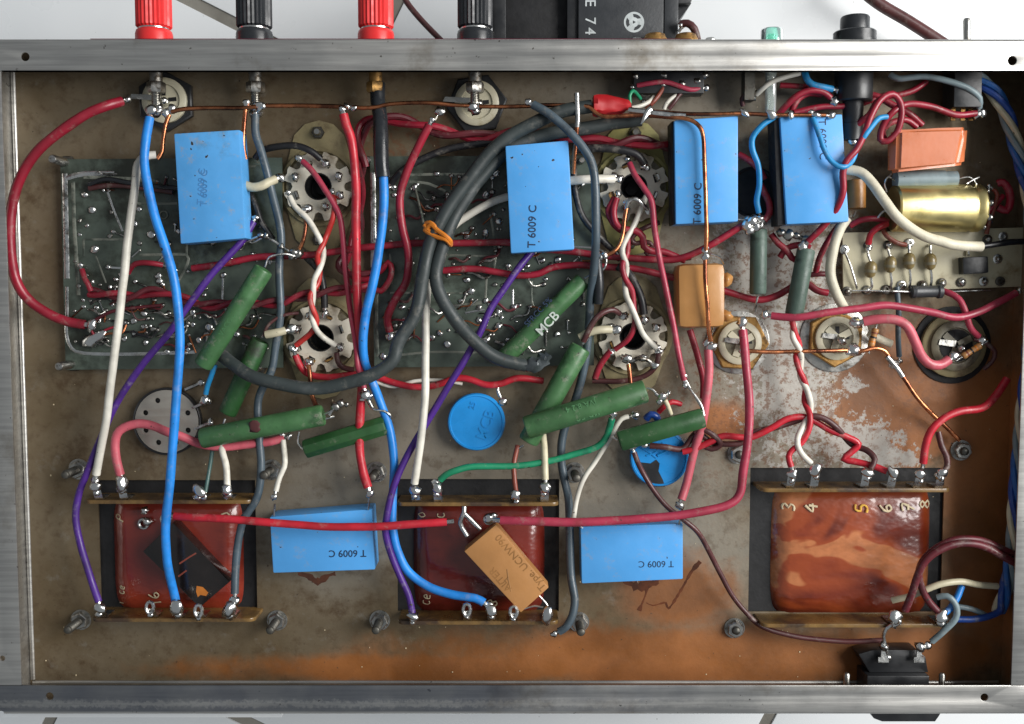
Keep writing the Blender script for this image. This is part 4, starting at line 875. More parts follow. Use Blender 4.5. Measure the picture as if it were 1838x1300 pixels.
for x, lab in ((1174, 'left brass bush poking over the back rim beside the black block'), (1229, 'right brass bush poking over the back rim under a brown wire')):
    p = at(x, 76, 50, True); o = Vector((p.x, YW + 1, 62)); t = thing('phono_bush', lab, 'bush', o, 'brass bushes on the back panel'); bm = bmesh.new(); lathe(bm, o, Vector((0, 1, 0)), [(0, 22), (16, 22), (20, 19), (24, 18), (26, 14), (26, 10), (20, 9), (20, 0)], 26); emit('bush', bm, 'brass', t)
for x, lab in ((1142, 'small screw head over the back rim left of the brass bushes'), (1273, 'flat screw head over the back rim right of the brass bushes')):
    p = at(x, 76, 60, True); o = Vector((p.x, YW + 1, 70)); t = thing('screw_head', lab, 'screw', o); bm = bmesh.new(); lathe(bm, o, Vector((0, 1, 0)), [(0, 11), (13, 11), (17, 7), (18, 0)], 18); emit('head', bm, 'tin', t)
# green neon indicator
p = at(1381, 75, 40, True); o = Vector((p.x, YW + 1, 56)); t = thing('indicator_lamp', 'green glass indicator lamp in the back panel with its tube inside', 'lamp', o)
bm = bmesh.new(); lathe(bm, o, Vector((0, 1, 0)), [(0, 20), (33, 20), (36, 18), (36, 13), (12, 12), (12, 0)], 26); emit('lens', bm, 'neon', t)
bm = bmesh.new(); lathe(bm, o, Vector((0, -1, 0)), [(4, 10), (112, 10), (118, 6), (120, 0)], 20); emit('glass_tube', bm, 'glass', t)
bm = bmesh.new(); lathe(bm, o, Vector((0, -1, 0)), [(4, 15), (40, 15), (40, 11)], 20); emit('holder', bm, 'steel', t)
bm = bmesh.new(); a = at(1350, 140, 60, True); prism(bm, [rectp(p.x - 48, YW - 90, p.x - 30, YW - 4)], 30, 60); emit('bracket', bm, 'darksteel', t)
# fuse holder
p = at(1530, 75, 40, True); o = Vector((p.x, YW + 1, 52)); t = thing('fuse_holder', 'black stepped fuse holder passing through the back panel', 'fuse holder', o); D = Vector((0, 1, 0))
bm = bmesh.new(); lathe(bm, o, D, [(0, 40), (14, 40), (14, 38), (30, 38), (32, 36), (32, 26), (56, 26), (59, 24), (59, 0)], 34); emit('cap', bm, 'postblack', t)
bm = bmesh.new(); prism(bm, [rectp(o.x - 68, YW + 7, o.x + 66, YW + 14)], 40, 76); emit('mounting_ear', bm, 'blackplastic', t)
bm = bmesh.new(); lathe(bm, o, -D, [(4, 34), (92, 34), (94, 32), (94, 19), (132, 17.5), (133, 18.5), (162, 17.5), (163, 0)], 28); emit('barrel', bm, 'blackplastic', t); blob(t, o - D * 166 + Vector((0, 0, 4)), 8, 'solder_blob')
# toggle lever + switch body
p = at(1736, 78, 60, True); o = Vector((p.x, YW + 1, 60)); t = thing('toggle_switch', 'toggle switch with thin chrome lever through the back panel', 'switch', o)
bm = bmesh.new(); lathe(bm, o, Vector((-.04, 1, 0)), [(0, 6), (50, 6.5), (54, 5), (55, 0)], 16); emit('lever', bm, 'steel', t)
bm = bmesh.new(); prism(bm, [rectp(p.x - 26, YW - 105, p.x + 24, YW - 4.5)], 20, 72); emit('body', bm, 'blackplastic', t, bev=2)
for dx in (-16, 2, 16):
    bm = bmesh.new(); prism(bm, [rectp(p.x + dx - 4, YW - 125, p.x + dx + 4, YW - 105)], 44, 47); emit('terminal', bm, 'brass', t)
# dark connector body inside the back panel
p = at(1200, 140, 40, True); t = thing('input_socket_block', 'black input socket block under the back rim with soldered tags', 'socket', (p.x, YW - 40, 30))
bm = bmesh.new(); prism(bm, [rectp(p.x - 66, YW - 78, p.x + 62, YW - 4.5)], 20, 58); emit('body', bm, 'blackplastic', t, bev=2)
for x, y in ((1141, 138), (1192, 136), (1252, 146), (1265, 136), (1190, 152), (1224, 150)):
    q = at(x, y, 64); bm = bmesh.new(); tube(bm, [q + Vector((0, 16, -6)), q], 4.5, 6, 1); l = emit('tag', bm, 'dullsolder', t); blob(l, q, random.uniform(6, 8), mk='dullsolder')
bm = bmesh.new(); q = at(1155, 166, 40); lathe(bm, q, Vector((.3, -.3, 1)), [(0, 12), (8, 12), (9, 8)], 14); emit('barrel', bm, 'darksteel', t)
# mains inlet, bottom right
p = at(1610, 1200, 40); t = thing('mains_inlet', 'black mains inlet with two metal blades at the bottom right wall', 'socket', (p.x, p.y, 10))
a, b = at(1543, 1200, 60, True), at(1674, 1200, 60, True); yw = Y0 + 4.5
bm = bmesh.new(); prism(bm, [rectp(a.x + 14, yw, b.x - 6, yw + 42)], 2, 62); emit('body', bm, 'blackplastic', t, bev=3)
bm = bmesh.new(); prism(bm, [[(a.x + 24, yw + 42.2), (b.x - 2, yw + 42.2), (b.x - 8, yw + 72), (b.x - 24, yw + 86), (a.x + 30, yw + 86), (a.x + 2, yw + 78)]], 2, 46); emit('back_plate', bm, 'blackplastic', t, bev=2)
for x in (1586, 1650):
    q = at(x, 1182, 60, True); bm = bmesh.new(); prism(bm, [[(q.x - 10, q.y - 8), (q.x + 10, q.y - 8), (q.x + 10, q.y + 2), (q.x + 5, q.y + 2), (q.x + 4, q.y + 24), (q.x - 4, q.y + 24), (q.x - 5, q.y + 2), (q.x - 10, q.y + 2)]], 56, 60); l = emit('blade', bm, 'tin', t); blob(l, Vector((q.x, q.y + 24, 62)), 9)
bm = bmesh.new(); q0, q1 = at(1552, 1284, 60, True), at(1690, 1284, 60, True); prism(bm, [[(q0.x, Y0 - 5.6), (q0.x + 14, Y0 - 33), (q0.x + 30, Y0 - 39), (q1.x - 16, Y0 - 39), (q1.x - 10, Y0 - 30), (q1.x + 4, Y0 - 5.6)][::-1]], 10, 70); emit('outer_face', bm, 'blackplastic', t, bev=1)
for x in (1523, 1695):
    q = at(x, 1212, 60, True); bm = bmesh.new(); lathe(bm, Vector((q.x, yw, 50)), Vector((0, 1, 0)), [(0, 6), (40, 6), (43, 4)], 12); emit('fixing_screw', bm, 'steel', t)
# torn foil sleeve at coax end, red heatshrink cone
p = at(962, 652, 80); bm = bmesh.new(); P = catmull([at(944, 655, 82), at(958, 655, 84), at(972, 648, 84), at(984, 638, 80)], 5); tube(bm, P, [13, 14, 15, 13, 12, 10, 12, 9, 8, 6, 6, 6, 6, 6, 6][:len(P)] if len(P) <= 15 else 10, 10)
for v in bm.verts: v.co += Vector((noise.noise(v.co * .13), noise.noise(v.co * .13 + Vector((5, 0, 0))), noise.noise(v.co * .13 + Vector((0, 5, 0))))) * 7
tag(emit('torn_sleeve', bm, 'foil', origin=p), 'torn shiny black sleeve at the end of the coaxial cable above crossed resistors', 'sleeve')
p = at(1062, 190, 96); bm = bmesh.new(); P = [at(x, 190, 92) for x in (1064, 1065, 1072, 1080, 1090, 1100, 1110, 1120, 1128, 1132)]; tube(bm, P, [16, 18.5, 19, 18, 17.5, 16, 14, 11.5, 9, 7.5], 20)
for v in bm.verts: v.co += Vector((0, noise.noise(v.co * .09), noise.noise(v.co * .09 + Vector((0, 5, 0))))) * 5
tag(emit('heatshrink_sleeve', bm, 'redheat', origin=p), 'bright red tapered heatshrink sleeve where the coaxial cable splits', 'sleeve')
# orange tie round the two cables
bm = bmesh.new()
for s in ('764,402,104 772,400,112 780,406,116 783,416,114 776,418,110 768,412,110 762,404,106', '764,414,108 774,404,114 786,414,118 800,424,124 808,432,118 809,440,106', '762,412,106 772,420,112 786,426,118 800,430,122 808,438,112'): tube(bm, catmull(path(s), 4), 4.2, 8)
tag(emit('cable_tie', bm, 'orange'), 'orange wire tie knotted round the pair of dark coaxial cables', 'tie')
# ================================================================ insulated wires
random.seed(77)
W('red', 9, '218,182,66 190,191,90 150,208,100 100,243,96 60,281,90 32,330,84 20,390,80 19,450,78 28,500,70 50,537,60 85,563,50 120,577,44 152,583,40', 'thick crimson wire looping down the far left side of the chassis', (9, 10))
o = W('red', 2.2, '150,584,40 162,590,38 172,605,32 190,592,30 206,587,28', 'thin reddish strands fanned out on the left board at the crimson loop end', (0, 0), name='wire_strands'); blob(o, at(172, 607, 30), 15, st=(1, 1.5, .6))
W('blue', 8.3, '269,212,100 262,250,112 259,290,120 264,330,124 279,390,128 298,450,130 312,500,130 321,570,130 322,640,130 316,720,128 310,800,126 304,880,122 297,950,116 299,1000,108 306,1040,98 315,1077,86', 'thick blue wire running full height at left from red post to left transformer', (12, 0))
W('white', 7.3, '280,278,86 262,281,92 248,296,98 243,330,100 233,400,104 222,500,106 208,620,106 200,680,106 190,760,100 178,820,92 173,852,86', 'long white wire running down at left beside the thick blue one', (0, 9))
W('purple', 6.4, '455,398,60 430,438,72 380,492,84 340,546,88 300,602,90 250,662,88 205,732,84 180,790,82 155,850,80 141,890,80 136,930,80 145,980,80 160,1030,82 177,1080,84', 'purple wire curving from the dusty blue capacitor down to the lower left terminal', (6, 10))
W('slate', 7.2, '458,205,70 459,240,70 470,275,70 485,334,64 504,418,60 501,483,58 503,560,58 494,627,56 487,665,56 464,717,52 466,788,56 469,835,60 462,890,64 445,919,66 434,940,70 424,1001,74 422,1066,84', 'slate grey wire winding down from the left black post past left sockets to left transformer', (8, 10))
W('coax', 12, '1062,191,92 1005,201,96 945,228,98 890,264,98 851,310,100 814,360,102 790,398,104 772,436,104 759,496,106 746,562,108 715,614,110 702,650,112 649,681,114 571,697,112 505,690,108 453,676,100 420,655,80 398,638,60', 'dark coaxial cable looping left under the scuffed green resistors', (0, 0), name='coaxial_cable', cat='cable', seg=14)
W('coax', 12, '1150,214,70 1100,221,72 1063,229,74 985,242,76 915,268,78 862,320,84 830,366,90 806,410,96 790,457,100 783,496,102 793,535,102 819,577,100 859,620,98 895,645,92 944,656,84', 'dark coaxial cable curling right to the torn shiny sleeve', (0, 0), name='coaxial_cable', cat='cable', seg=14)
W('black', 6.2, '458,285,40 471,270,44 500,263,50 532,262,54 558,272,54 576,286,46', 'short black wire arching into the upper left socket', (0, 8))
W('black', 6.5, '900,256,46 860,258,48 800,269,48 745,292,46 718,310,44 702,330,36', 'black wire passing behind the coaxial cables above the middle board', (0, 5))
W('black', 7.5, '1030,268,50 1075,266,56 1115,269,58 1142,277,56 1156,294,46', 'thick black wire arching into the upper right socket', (0, 6), barem='copper')
W('sheath', 13.5, '678,150,62 678,180,70 683,215,84 684,250,96 685,290,104 687,318,106', 'glossy black sheath below the brass nut covering the top of a blue wire', (0, 0), name='insulating_sheath', cat='sheath', seg=14)
W('blue', 8, '687,305,106 689,345,106 688,378,106 683,431,104 670,509,104 657,562,102 652,605,98 653,640,90 660,668,80 681,718,70 700,770,70 707,822,72 707,862,72 704,935,78 706,953,80 713,987,80 731,1024,80 768,1052,82 810,1067,84 853,1075,86 868,1083,88', 'blue wire running from the black sheath down and curving across the middle transformer', (0, 9))
W('white', 7, '912,353,50 885,362,56 858,376,62 836,390,64 818,403,66 795,428,68 778,460,68 768,500,70 765,562,74 764,626,82 763,705,94 758,770,102 751,822,100 744,868,90', 'long white wire from behind the middle blue capacitor down to the middle transformer', (0, 10))
W('purple', 6.3, '955,452,54 935,476,64 905,518,70 882,552,72 860,600,74 836,642,74 800,702,76 760,768,78 730,820,86 707,872,92 695,925,96 692,955,94 700,990,90 718,1035,86 733,1070,84 740,1100,84', 'purple wire curving from the middle blue capacitor down to the middle transformer', (5, 8))
W('slate', 7.4, '957,188,112 985,204,122 1020,235,126 1048,268,126 1064,300,124 1069,350,122 1070,420,116 1066,480,90 1060,535,60 1057,585,48 1050,652,40 1034,712,36 1011,778,36 1007,822,38 1013,861,40 1021,901,42 1023,960,44 1025,1032,56 1031,1075,66 1027,1105,72 1016,1126,74 1004,1134,72', 'slate grey wire from the top bus past the tall blue capacitor to the middle transformer', (7, 7))
W('brightred', 7.4, '313,927,96 345,929,106 380,930,112 450,935,118 530,942,120 600,946,120 680,945,118 740,941,112 802,937,104', 'bright red wire bridging the left and middle transformers over a blue capacitor', (-8, -9))
W('pinkred', 8, '898,934,104 960,936,112 1040,938,120 1120,934,122 1200,927,122 1262,918,120 1308,906,116 1328,886,112 1334,845,110 1342,790,108 1345,720,102 1339,650,92 1333,592,80', 'thick red wire from the middle transformer going right then up to a brass nut jack', (-10, 10))
W('brightred', 8, '617,205,104 622,225,104 631,251,100 637,300,96 640,350,94 639,405,90 640,483,86 643,562,84 647,614,82 650,660,78 648,720,76 645,770,74 645,809,74 652,848,78 661,876,84', 'long red sleeve running down the middle from the copper bus to a blue capacitor tag', (7, 8))
W('pinkred', 5.4, '543,290,52 556,302,58 570,320,66 583,340,70 598,365,70 612,400,70 620,483,68 628,548,70 639,622,84 642,655,90 648,678,98 653,697,98', 'thin red wire from the upper left socket slanting to the grey wire joint below', (7, 9))
W('red', 7.4, '771,224,108 751,262,100 730,310,90 718,352,84 722,405,80 733,457,76 729,504,70 711,535,62 696,569,52 699,594,40', 'red wire hanging in waves from the top jack tag down to the middle board', (6, 8))
# twisted pairs
def pair(s, r, k1, k2, l1, l2, pitch=70, off=None):
    P = catmull(path(s), 5); k = sc(P[0]); d = 0; A, B = [], []
    for i, p in enumerate(P):
        t = (P[min(i + 1, len(P) - 1)] - P[max(i - 1, 0)]).normalized(); sd = t.cross(Vector((0, 0, 1))).normalized(); d += (p - P[max(i - 1, 0)]).length
        ph = d / pitch * 2 * math.pi; q = (sd * math.cos(ph) + Vector((0, 0, 1)) * math.sin(ph)) * r * k * 1.02
        A.append(p + q); B.append(p - q)
    for pts, mk, l in ((A, k1, l1), (B, k2, l2)):
        bm = bmesh.new(); tube(bm, pts, r * k, 9); tag(emit('twisted_wire', bm, mk, origin=pts[0]), l, 'wire', 'twisted heater leads')
pair('650,300,40 645,255,40 655,224,42 680,214,44 720,216,44 757,226,44 800,238,44 858,246,44 900,242,42 950,238,40 1000,242,40 1063,253,44 1100,258,50 1142,254,52 1175,259,50 1212,264,40', 6.2, 'red', 'maroon', 'red half of the twisted pair crossing under the coaxial cables along the top', 'dark brown half of the twisted pair crossing under the coaxial cables along the top', 150)
pair('648,285,40 648,320,40 645,360,36 645,400,34 635,430,34 620,462,34 612,478,36 628,493,36 650,497,36 668,495,36', 5.5, 'red', 'maroon', 'red half of the twisted pair dropping behind the long red sleeve', 'dark half of the twisted pair dropping behind the long red sleeve', 130)
pair('160,524,34 200,530,36 240,532,38 270,524,40 300,528,40 340,541,40 370,549,42 410,545,46 456,546,48 500,543,50 539,533,50 590,524,48 640,519,46 668,516,44', 5.2, 'red', 'maroon', 'red half of the twisted pair across the left board below the thick blue wire', 'dark brown half of the twisted pair across the left board below the thick blue wire', 120)
W('red', 5.5, '668,496,38 685,485,42 697,472,44 703,485,46 698,505,46 684,522,42 668,518,40', 'small red loop between the two circuit boards behind the blue wire', (0, 0))
W('red', 6.2, '345,482,40 400,474,46 460,462,48 540,459,48 600,452,48 650,445,46 700,440,46 740,437,46 800,437,46 860,436,46 917,436,46 970,446,46 1026,452,46 1063,457,46 1126,463,46 1194,467,50 1228,462,56 1259,449,62 1298,426,68 1334,404,72', 'long red wire crossing both boards to the crusty joint below the right blue capacitors', (0, 10))
W('red', 6.2, '795,486,38 850,483,40 885,487,42 932,495,42 966,492,42 992,480,42 1037,476,42 1089,479,42 1141,483,42 1186,493,40 1240,507,36 1309,525,34 1358,538,34 1390,533,36 1416,519,36 1440,505,36 1466,521,36 1486,526,36', 'long red wire crossing the middle board and passing behind the amber capacitor', (0, 0))
W('red', 5, '230,490,32 238,477,40 252,472,44 275,473,42 292,476,34', 'little red wire arch on the left board between white and blue wires', (0, 5))
W('red', 5, '147,484,34 152,500,40 158,510,42 163,522,38', 'tiny kinked red wire at the left edge of the left board', (6, 0))
W('brightred', 6.2, '530,637,44 536,652,40 548,668,34 565,675,32 597,677,32 640,672,32 681,679,34 702,686,36 741,694,38 780,692,38 819,679,38 843,681,38 871,691,38 898,689,38 930,679,38 975,684,30', 'red wire waving right from the lower left socket under the coaxial loop', (6, 0))
W('white', 3.4, '660,676,32 680,688,32 708,694,30 745,684,30 790,683,30 830,689,30', 'thin white strand twisted with the waving red wire below the middle board', (0, 0))
W('white', 5.2, '520,353,50 530,372,56 551,392,66 566,415,72 578,440,66 580,460,60 574,482,70 564,504,74 562,535,66 559,560,66 566,588,72 581,606,70 601,620,50', 'white wire twisted round a red one between the two left sockets', (5, 7))
W('orangered', 5.2, '597,352,48 600,370,60 597,392,66 586,423,60 579,441,70 570,460,74 574,483,62 571,509,60 557,530,72 560,551,76 569,575,66 560,596,58 531,620,48', 'red wire twisted round a white one between the two left sockets', (7, 7))
W('white', 5.2, '1160,352,50 1140,400,60 1117,446,74 1125,478,66 1122,505,62 1124,530,74 1133,550,76 1144,575,76 1156,602,68 1177,625,50', 'white wire twisted round a red one between the two right sockets', (0, 7))
W('red', 5.2, '1123,410,58 1127,435,62 1125,458,62 1117,476,74 1122,500,76 1134,522,66 1137,550,62 1139,582,64 1128,609,60 1104,628,48', 'red wire twisted round a white one between the two right sockets', (0, 7))
W('red', 6.4, '1107,357,50 1101,380,60 1105,402,62 1120,412,62 1141,414,60 1154,425,58 1156,442,54 1170,451,50 1190,452,48 1206,458,46 1230,468,44', 'thick red wire bending from the left pin of the upper right socket', (7, 0))
W('red', 5.6, '1103,356,46 1094,372,50 1092,384,50 1104,406,50 1124,421,48 1132,440,44', 'second red wire from the left pin of the upper right socket', (0, 0))
W('brown', 4.6, '1183,400,46 1165,406,50 1145,416,54 1133,430,54 1142,437,52 1158,434,52 1172,440,50 1160,455,48 1180,460,46 1210,466,46 1240,463,44', 'brown wire tangled below the upper right socket', (0, 0))
W('pinkred', 5.5, '1130,293,56 1140,315,68 1155,337,76 1170,363,82 1176,418,84 1185,470,84 1196,522,84 1207,575,84 1216,625,84 1221,650,84 1228,682,78', 'thin red wire from the upper right socket slanting past the amber capacitor', (6, 7))
W('pink', 7.8, '1271,628,80 1273,665,82 1268,718,80 1261,760,72 1250,795,64 1242,825,60 1231,872,60 1223,897,66', 'faded red sleeve from the copper bus down to the lower right blue capacitor', (9, 8))
W('red', 6, '1238,592,44 1244,612,46 1254,647,46 1262,680,44 1262,715,40', 'red wire hidden behind the faded red sleeve', (0, 0))
W('brightred', 6, '1225,811,60 1240,808,62 1259,801,64 1280,791,66 1299,783,66 1330,785,66 1352,784,66 1385,768,66 1413,752,66 1441,748,64 1461,755,58 1489,772,60 1517,783,62 1541,797,62 1527,813,60 1514,825,60 1534,829,64 1568,837,74 1592,846,84', 'bright red lead from the torn blue capacitor waving right to the large transformer', (0, 0))
W('brown', 5.6, '1166,800,60 1194,803,62 1225,806,56 1246,780,56 1260,782,58 1278,795,54 1296,797,52 1330,795,52 1352,776,54 1390,768,54 1425,757,54 1455,747,68 1478,751,70 1503,769,68 1528,797,50 1557,809,66 1570,825,80 1562,842,84', 'brown lead twisted with a bright red one towards the large transformer', (6, 0))
W('brown', 5.2, '1246,776,66 1256,770,70 1275,778,72 1290,790,70 1292,800,64 1278,806,60 1262,800,56', 'brown loop knotted round the red lead right of the flat topped resistor', (0, 0))
W('brightred', 5.4, '1421,572,70 1427,598,66 1435,620,58 1428,640,64 1435,665,72 1446,690,66 1444,719,58 1454,745,76 1452,770,80 1438,795,80 1422,808,80 1415,820,82 1420,838,84', 'red wire twisted with white down to lead three of the large transformer', (0, 7))
W('white', 5.4, '1427,580,60 1423,605,68 1437,632,72 1437,655,60 1436,676,60 1450,705,72 1455,735,64 1444,760,70 1431,789,84 1437,812,86 1456,832,86', 'white wire twisted with red down to lead four of the large transformer', (0, 9))
W('pinkred', 6.8, '1384,567,76 1410,570,84 1433,570,92 1475,563,98 1545,553,98 1588,548,96 1630,553,92 1672,561,88 1715,570,84 1757,560,76 1793,542,66 1824,526,60', 'long glossy red wire crossing above the two right jacks to the right wall', (8, 6))
W('pink', 8.8, '1549,577,70 1574,573,76 1607,574,80 1628,586,80 1642,612,78 1653,637,72 1668,653,68 1687,655,64 1704,645,60', 'thick faded pink sleeve bending between the two rightmost jacks', (11, 9), seg=12)
W('pinkred', 5.6, '1690,522,44 1705,527,56 1722,538,66 1733,560,70 1742,588,66 1757,604,56', 'red wire dropping from the cream board to the far right jack', (0, 10))
W('brown', 4.2, '1748,608,50 1768,615,52 1786,632,44 1780,650,36 1765,663,30', 'thin olive brown wire round the edge of the far right jack', (0, 0))
W('sleeve', 9.5, '1518,304,84 1545,310,92 1566,330,100 1588,361,110 1613,392,114 1655,422,112 1690,434,104 1715,440,96 1762,443,84', 'cream braided sleeve sweeping across the gold can to the right', (0, 0), name='braided_sleeve', cat='sleeve', seg=14)
W('black', 5.5, '1758,443,84 1785,439,80 1812,435,74 1845,434,70', 'black lead coming out of the cream braided sleeve', (0, 0))
W('sleeve', 9.2, '1520,392,70 1507,412,74 1496,445,78 1491,488,80 1499,522,80 1510,545,76 1520,560,70', 'cream ribbed sleeve bending down beside the terminal board to a jack', (0, 0), name='braided_sleeve', cat='sleeve', seg=14)
W('sleeve', 7.5, '1560,597,40 1575,606,40 1600,617,38', 'short end of cream sleeve lying right of the washer jack', (0, 0), name='braided_sleeve', cat='sleeve')
W('slate', 5, '1610,515,40 1613,560,44 1612,600,40 1614,640,30', 'dark thin wire hanging between the two rightmost jacks', (0, 6))
# upper right tangle
W('red', 6, '1450,434,84 1478,406,96 1500,378,112 1513,345,124 1513,310,130 1520,288,134 1536,270,134 1547,250,130 1556,230,128 1562,212,126 1580,180,120 1602,169,116 1616,184,110 1618,209,104 1609,238,98 1592,254,94 1580,250,90 1585,225,96 1604,200,104 1630,187,98 1672,192,90 1715,206,82 1752,204,72', 'red wire rising over the upper right blue block, coiling once and going to the switch', (9, 9))
W('cyanblue', 5, '1459,212,120 1471,245,130 1481,273,134 1496,293,136 1514,300,138 1530,288,124 1539,262,122 1550,246,132 1566,225,130 1578,212,124 1592,210,116', 'thin blue wire draped over the upper right blue block and twisted with red', (6, 0))
W('cyanblue', 5.2, '1390,210,110 1368,225,112 1351,247,110 1351,270,106 1361,298,100 1363,332,92 1358,360,86 1362,382,80', 'thin blue wire curving down between the two upper right blue blocks', (0, 8))
W('red', 6, '1537,226,74 1550,215,84 1562,205,90 1574,184,92 1592,172,90', 'red wire from the foot of the fuse holder curving up right', (8, 0))
W('red', 6, '1520,170,50 1545,169,56 1574,173,62 1602,189,66 1630,203,66 1655,224,56', 'red wire passing under the coil towards the orange red block', (0, 0))
W('red', 5.5, '1425,203,66 1450,197,66 1478,192,66 1509,191,64 1548,185,62 1582,174,58 1607,172,56 1638,163,54 1663,146,50', 'straight dark red wire behind the fuse holder rising to the rim', (0, 0))
W('red', 6, '1398,205,60 1415,186,70 1433,171,76 1455,163,78 1478,166,76 1491,176,72', 'arched red wire left of the fuse holder', (0, 8))
W('red', 6, '1420,204,56 1424,192,60 1434,176,62 1452,167,62 1475,170,60', 'second arched red wire lying under the first beside the fuse holder', (0, 0))
W('red', 5.2, '1400,153,50 1420,154,52 1440,156,52 1460,160,50', 'short dark red wire under the rim between lamp and fuse holder', (0, 0))
W('red', 5.6, '1590,255,60 1584,238,66 1596,222,70 1625,215,66 1645,228,58', 'red wire end tucked above the orange red block', (0, 0))
W('cyanblue', 6.2, '1444,128,70 1448,142,76 1458,152,78 1475,156,78 1494,160,72', 'blue wire bending down from the rim to the joint left of the fuse holder', (0, 8))
W('white', 4.6, '1436,132,72 1410,138,76 1385,147,76 1370,158,72 1358,170,60', 'white wire under the rim curving to the green lamp tube', (0, 6))
W('brown', 4.6, '1334,190,44 1332,178,50 1342,166,56 1352,166,52', 'brown hook of wire left of the green lamp tube', (0, 6))
W('greyblue', 5.6, '1598,134,70 1613,142,76 1658,138,82 1700,145,86 1737,158,86 1758,176,82 1757,194,74', 'pale grey wire along the inside of the rim down to the switch', (0, 9))
for i, (mk, lab) in enumerate((('bundleblue', 'bright blue strand of the cable bundle along the right wall'), ('greyblue', 'pale grey strand of the cable bundle along the right wall'), ('cream', 'cream strand of the cable bundle along the right wall'), ('darkblue', 'dark navy strand of the cable bundle along the right wall'))):
    for s, part in (('1725,128,60 1755,142,62 1785,168,64 1806,205,64 1822,255,70 1838,310,84 1850,370,100 1854,450,104 1852,560,104 1846,660,96', 0), ('1846,660,96 1836,740,84 1828,830,80 1822,900,80 1818,980,76 1808,1050,60 1792,1098,40', 1)):
        P = catmull(path(s), 6); d = 0; Q = []
        for j, p in enumerate(P):
            t_ = (P[min(j + 1, len(P) - 1)] - P[max(j - 1, 0)]).normalized(); sd = t_.cross(Vector((0, 0, 1))).normalized(); d += (p - P[max(j - 1, 0)]).length
            ph = d / 190 * 2 * math.pi + i * math.pi / 2; q = p + (sd * math.cos(ph) + Vector((0, 0, 1)) * math.sin(ph)) * 8
            q.x = min(q.x, X1 - 12); Q.append(q)
        if part == 0: QQ = Q
        else: Q = QQ + Q[1:]
    bm = bmesh.new(); tube(bm, Q, 5.8, 9); tag(emit('twisted_wire', bm, mk, origin=Q[0]), lab, 'wire', 'cable bundle along the right wall')
W('red', 6, '1326,277,40 1342,286,46 1359,300,50 1372,322,54', 'red wire end emerging right of the capacitor crossed by copper', (0, 0))
W('red', 6.2, '1364,330,64 1372,346,70 1381,366,74 1381,384,76 1372,396,76', 'red wire hooking into the solder joint between the upper right blue blocks', (0, 8))
o = W('dullsolder', 4, '1334,402,74 1345,398,78 1356,396,78 1366,402,74', 'grey crusty solder joint below the gap between the upper right blue blocks', (0, 0), name='solder_joint', cat='solder joint')
for x, y, r in ((1340, 406, 11), (1352, 396, 12), (1358, 406, 9), (1345, 414, 8), (1364, 392, 7)): blob(o, at(x, y, 80), r)
W('red', 6, '1384,420,50 1396,436,52 1412,450,54 1425,466,50 1440,455,52 1452,438,60', 'red wire bunched at the knot above the leaning grey green resistor', (0, 0))
W('red', 6, '1400,462,40 1412,446,48 1430,440,56 1446,440,62', 'red wire stub in the knot above the leaning grey green resistor', (0, 0))
o = W('dullsolder', 4, '1398,416,56 1410,420,60 1425,424,60 1445,428,64', 'dark crusty solder joint above the leaning grey green resistor', (0, 0), name='solder_joint', cat='solder joint')
for x, y, r in ((1402, 418, 9), (1416, 422, 10), (1430, 424, 7), (1447, 430, 8)): blob(o, at(x, y, 66), r, mk='dullsolder')
W('red', 5.6, '1464,490,36 1470,466,44 1480,443,48 1494,420,44 1505,405,38', 'red wire rising behind the ribbed cream sleeve', (0, 0))
W('red', 5.4, '1525,406,44 1545,396,48 1572,393,48 1594,398,44', 'red wire slipping under the gold can at its left end', (0, 0))
W('brightred', 5.6, '1592,402,48 1574,410,54 1562,422,52 1559,438,44', 'short bright red wire from under the gold can to the cream board', (0, 7))
W('maroon', 5, '1455,493,36 1470,492,38 1490,492,36', 'short maroon wire end left of the cream board', (0, 0))
W('rustbrown', 4.5, '1585,412,44 1592,424,48 1610,436,46 1626,440,40', 'brown wire curving onto the cream board under the sleeve', (0, 5))
W('red', 7, '1790,330,60 1800,328,64 1810,340,66 1814,358,60 1808,378,50 1790,372,46', 'bright red hook of wire in the shade right of the gold can', (0, 0))
W('red', 5, '1755,398,50 1770,384,54 1786,368,52 1800,352,48', 'red lead slanting up from the gold can end', (0, 0))
W('rustbrown', 4, '1771,420,44 1775,400,50 1783,378,54 1790,350,54 1782,340,50', 'thin brown lead rising from the cream board at the gold can end', (0, 5))
W('brightred', 7, '1657,832,86 1661,800,90 1672,772,92 1695,750,90 1723,738,84 1762,733,74 1785,714,64 1808,680,56', 'red wire from lead seven of the large transformer rising right into shade', (-8, 0))
W('brown', 5.6, '1684,775,70 1690,800,76 1699,820,82 1700,838,84 1692,848,86', 'brown wire beside the red one at lead eight of the large transformer', (0, 8))
# lower left pieces
W('green', 6, '790,862,88 802,852,92 822,844,92 850,838,86 920,837,76 980,829,70 1030,816,66 1070,803,66 1088,785,70 1098,752,84', 'green wire arching from the middle transformer to the crossed resistors', (9, 8))
W('white', 4.6, '1128,748,60 1116,752,62 1107,764,62 1094,788,60 1068,830,60 1052,852,62 1042,872,64 1034,900,66 1029,932,70', 'thin white wire slanting down to the lower right blue capacitor', (9, 0))
W('cream', 6.2, '974,776,50 977,800,62 978,822,72 979,862,84', 'short cream wire above the right end of the middle transformer', (0, 9))
W('rustbrown', 4.5, '929,800,56 925,818,66 922,836,74 923,860,82 926,884,84', 'thin rust red wire dropping to the middle transformer', (0, 7))
W('white', 6, '396,796,60 400,815,70 406,838,78 408,876,86', 'short white wire below the worn resistor at the left transformer', (0, 8))
W('teal', 3.8, '383,795,44 379,825,60 374,855,74 369,884,84', 'thin dark teal lead at the left transformer beside a short white wire', (0, 6))
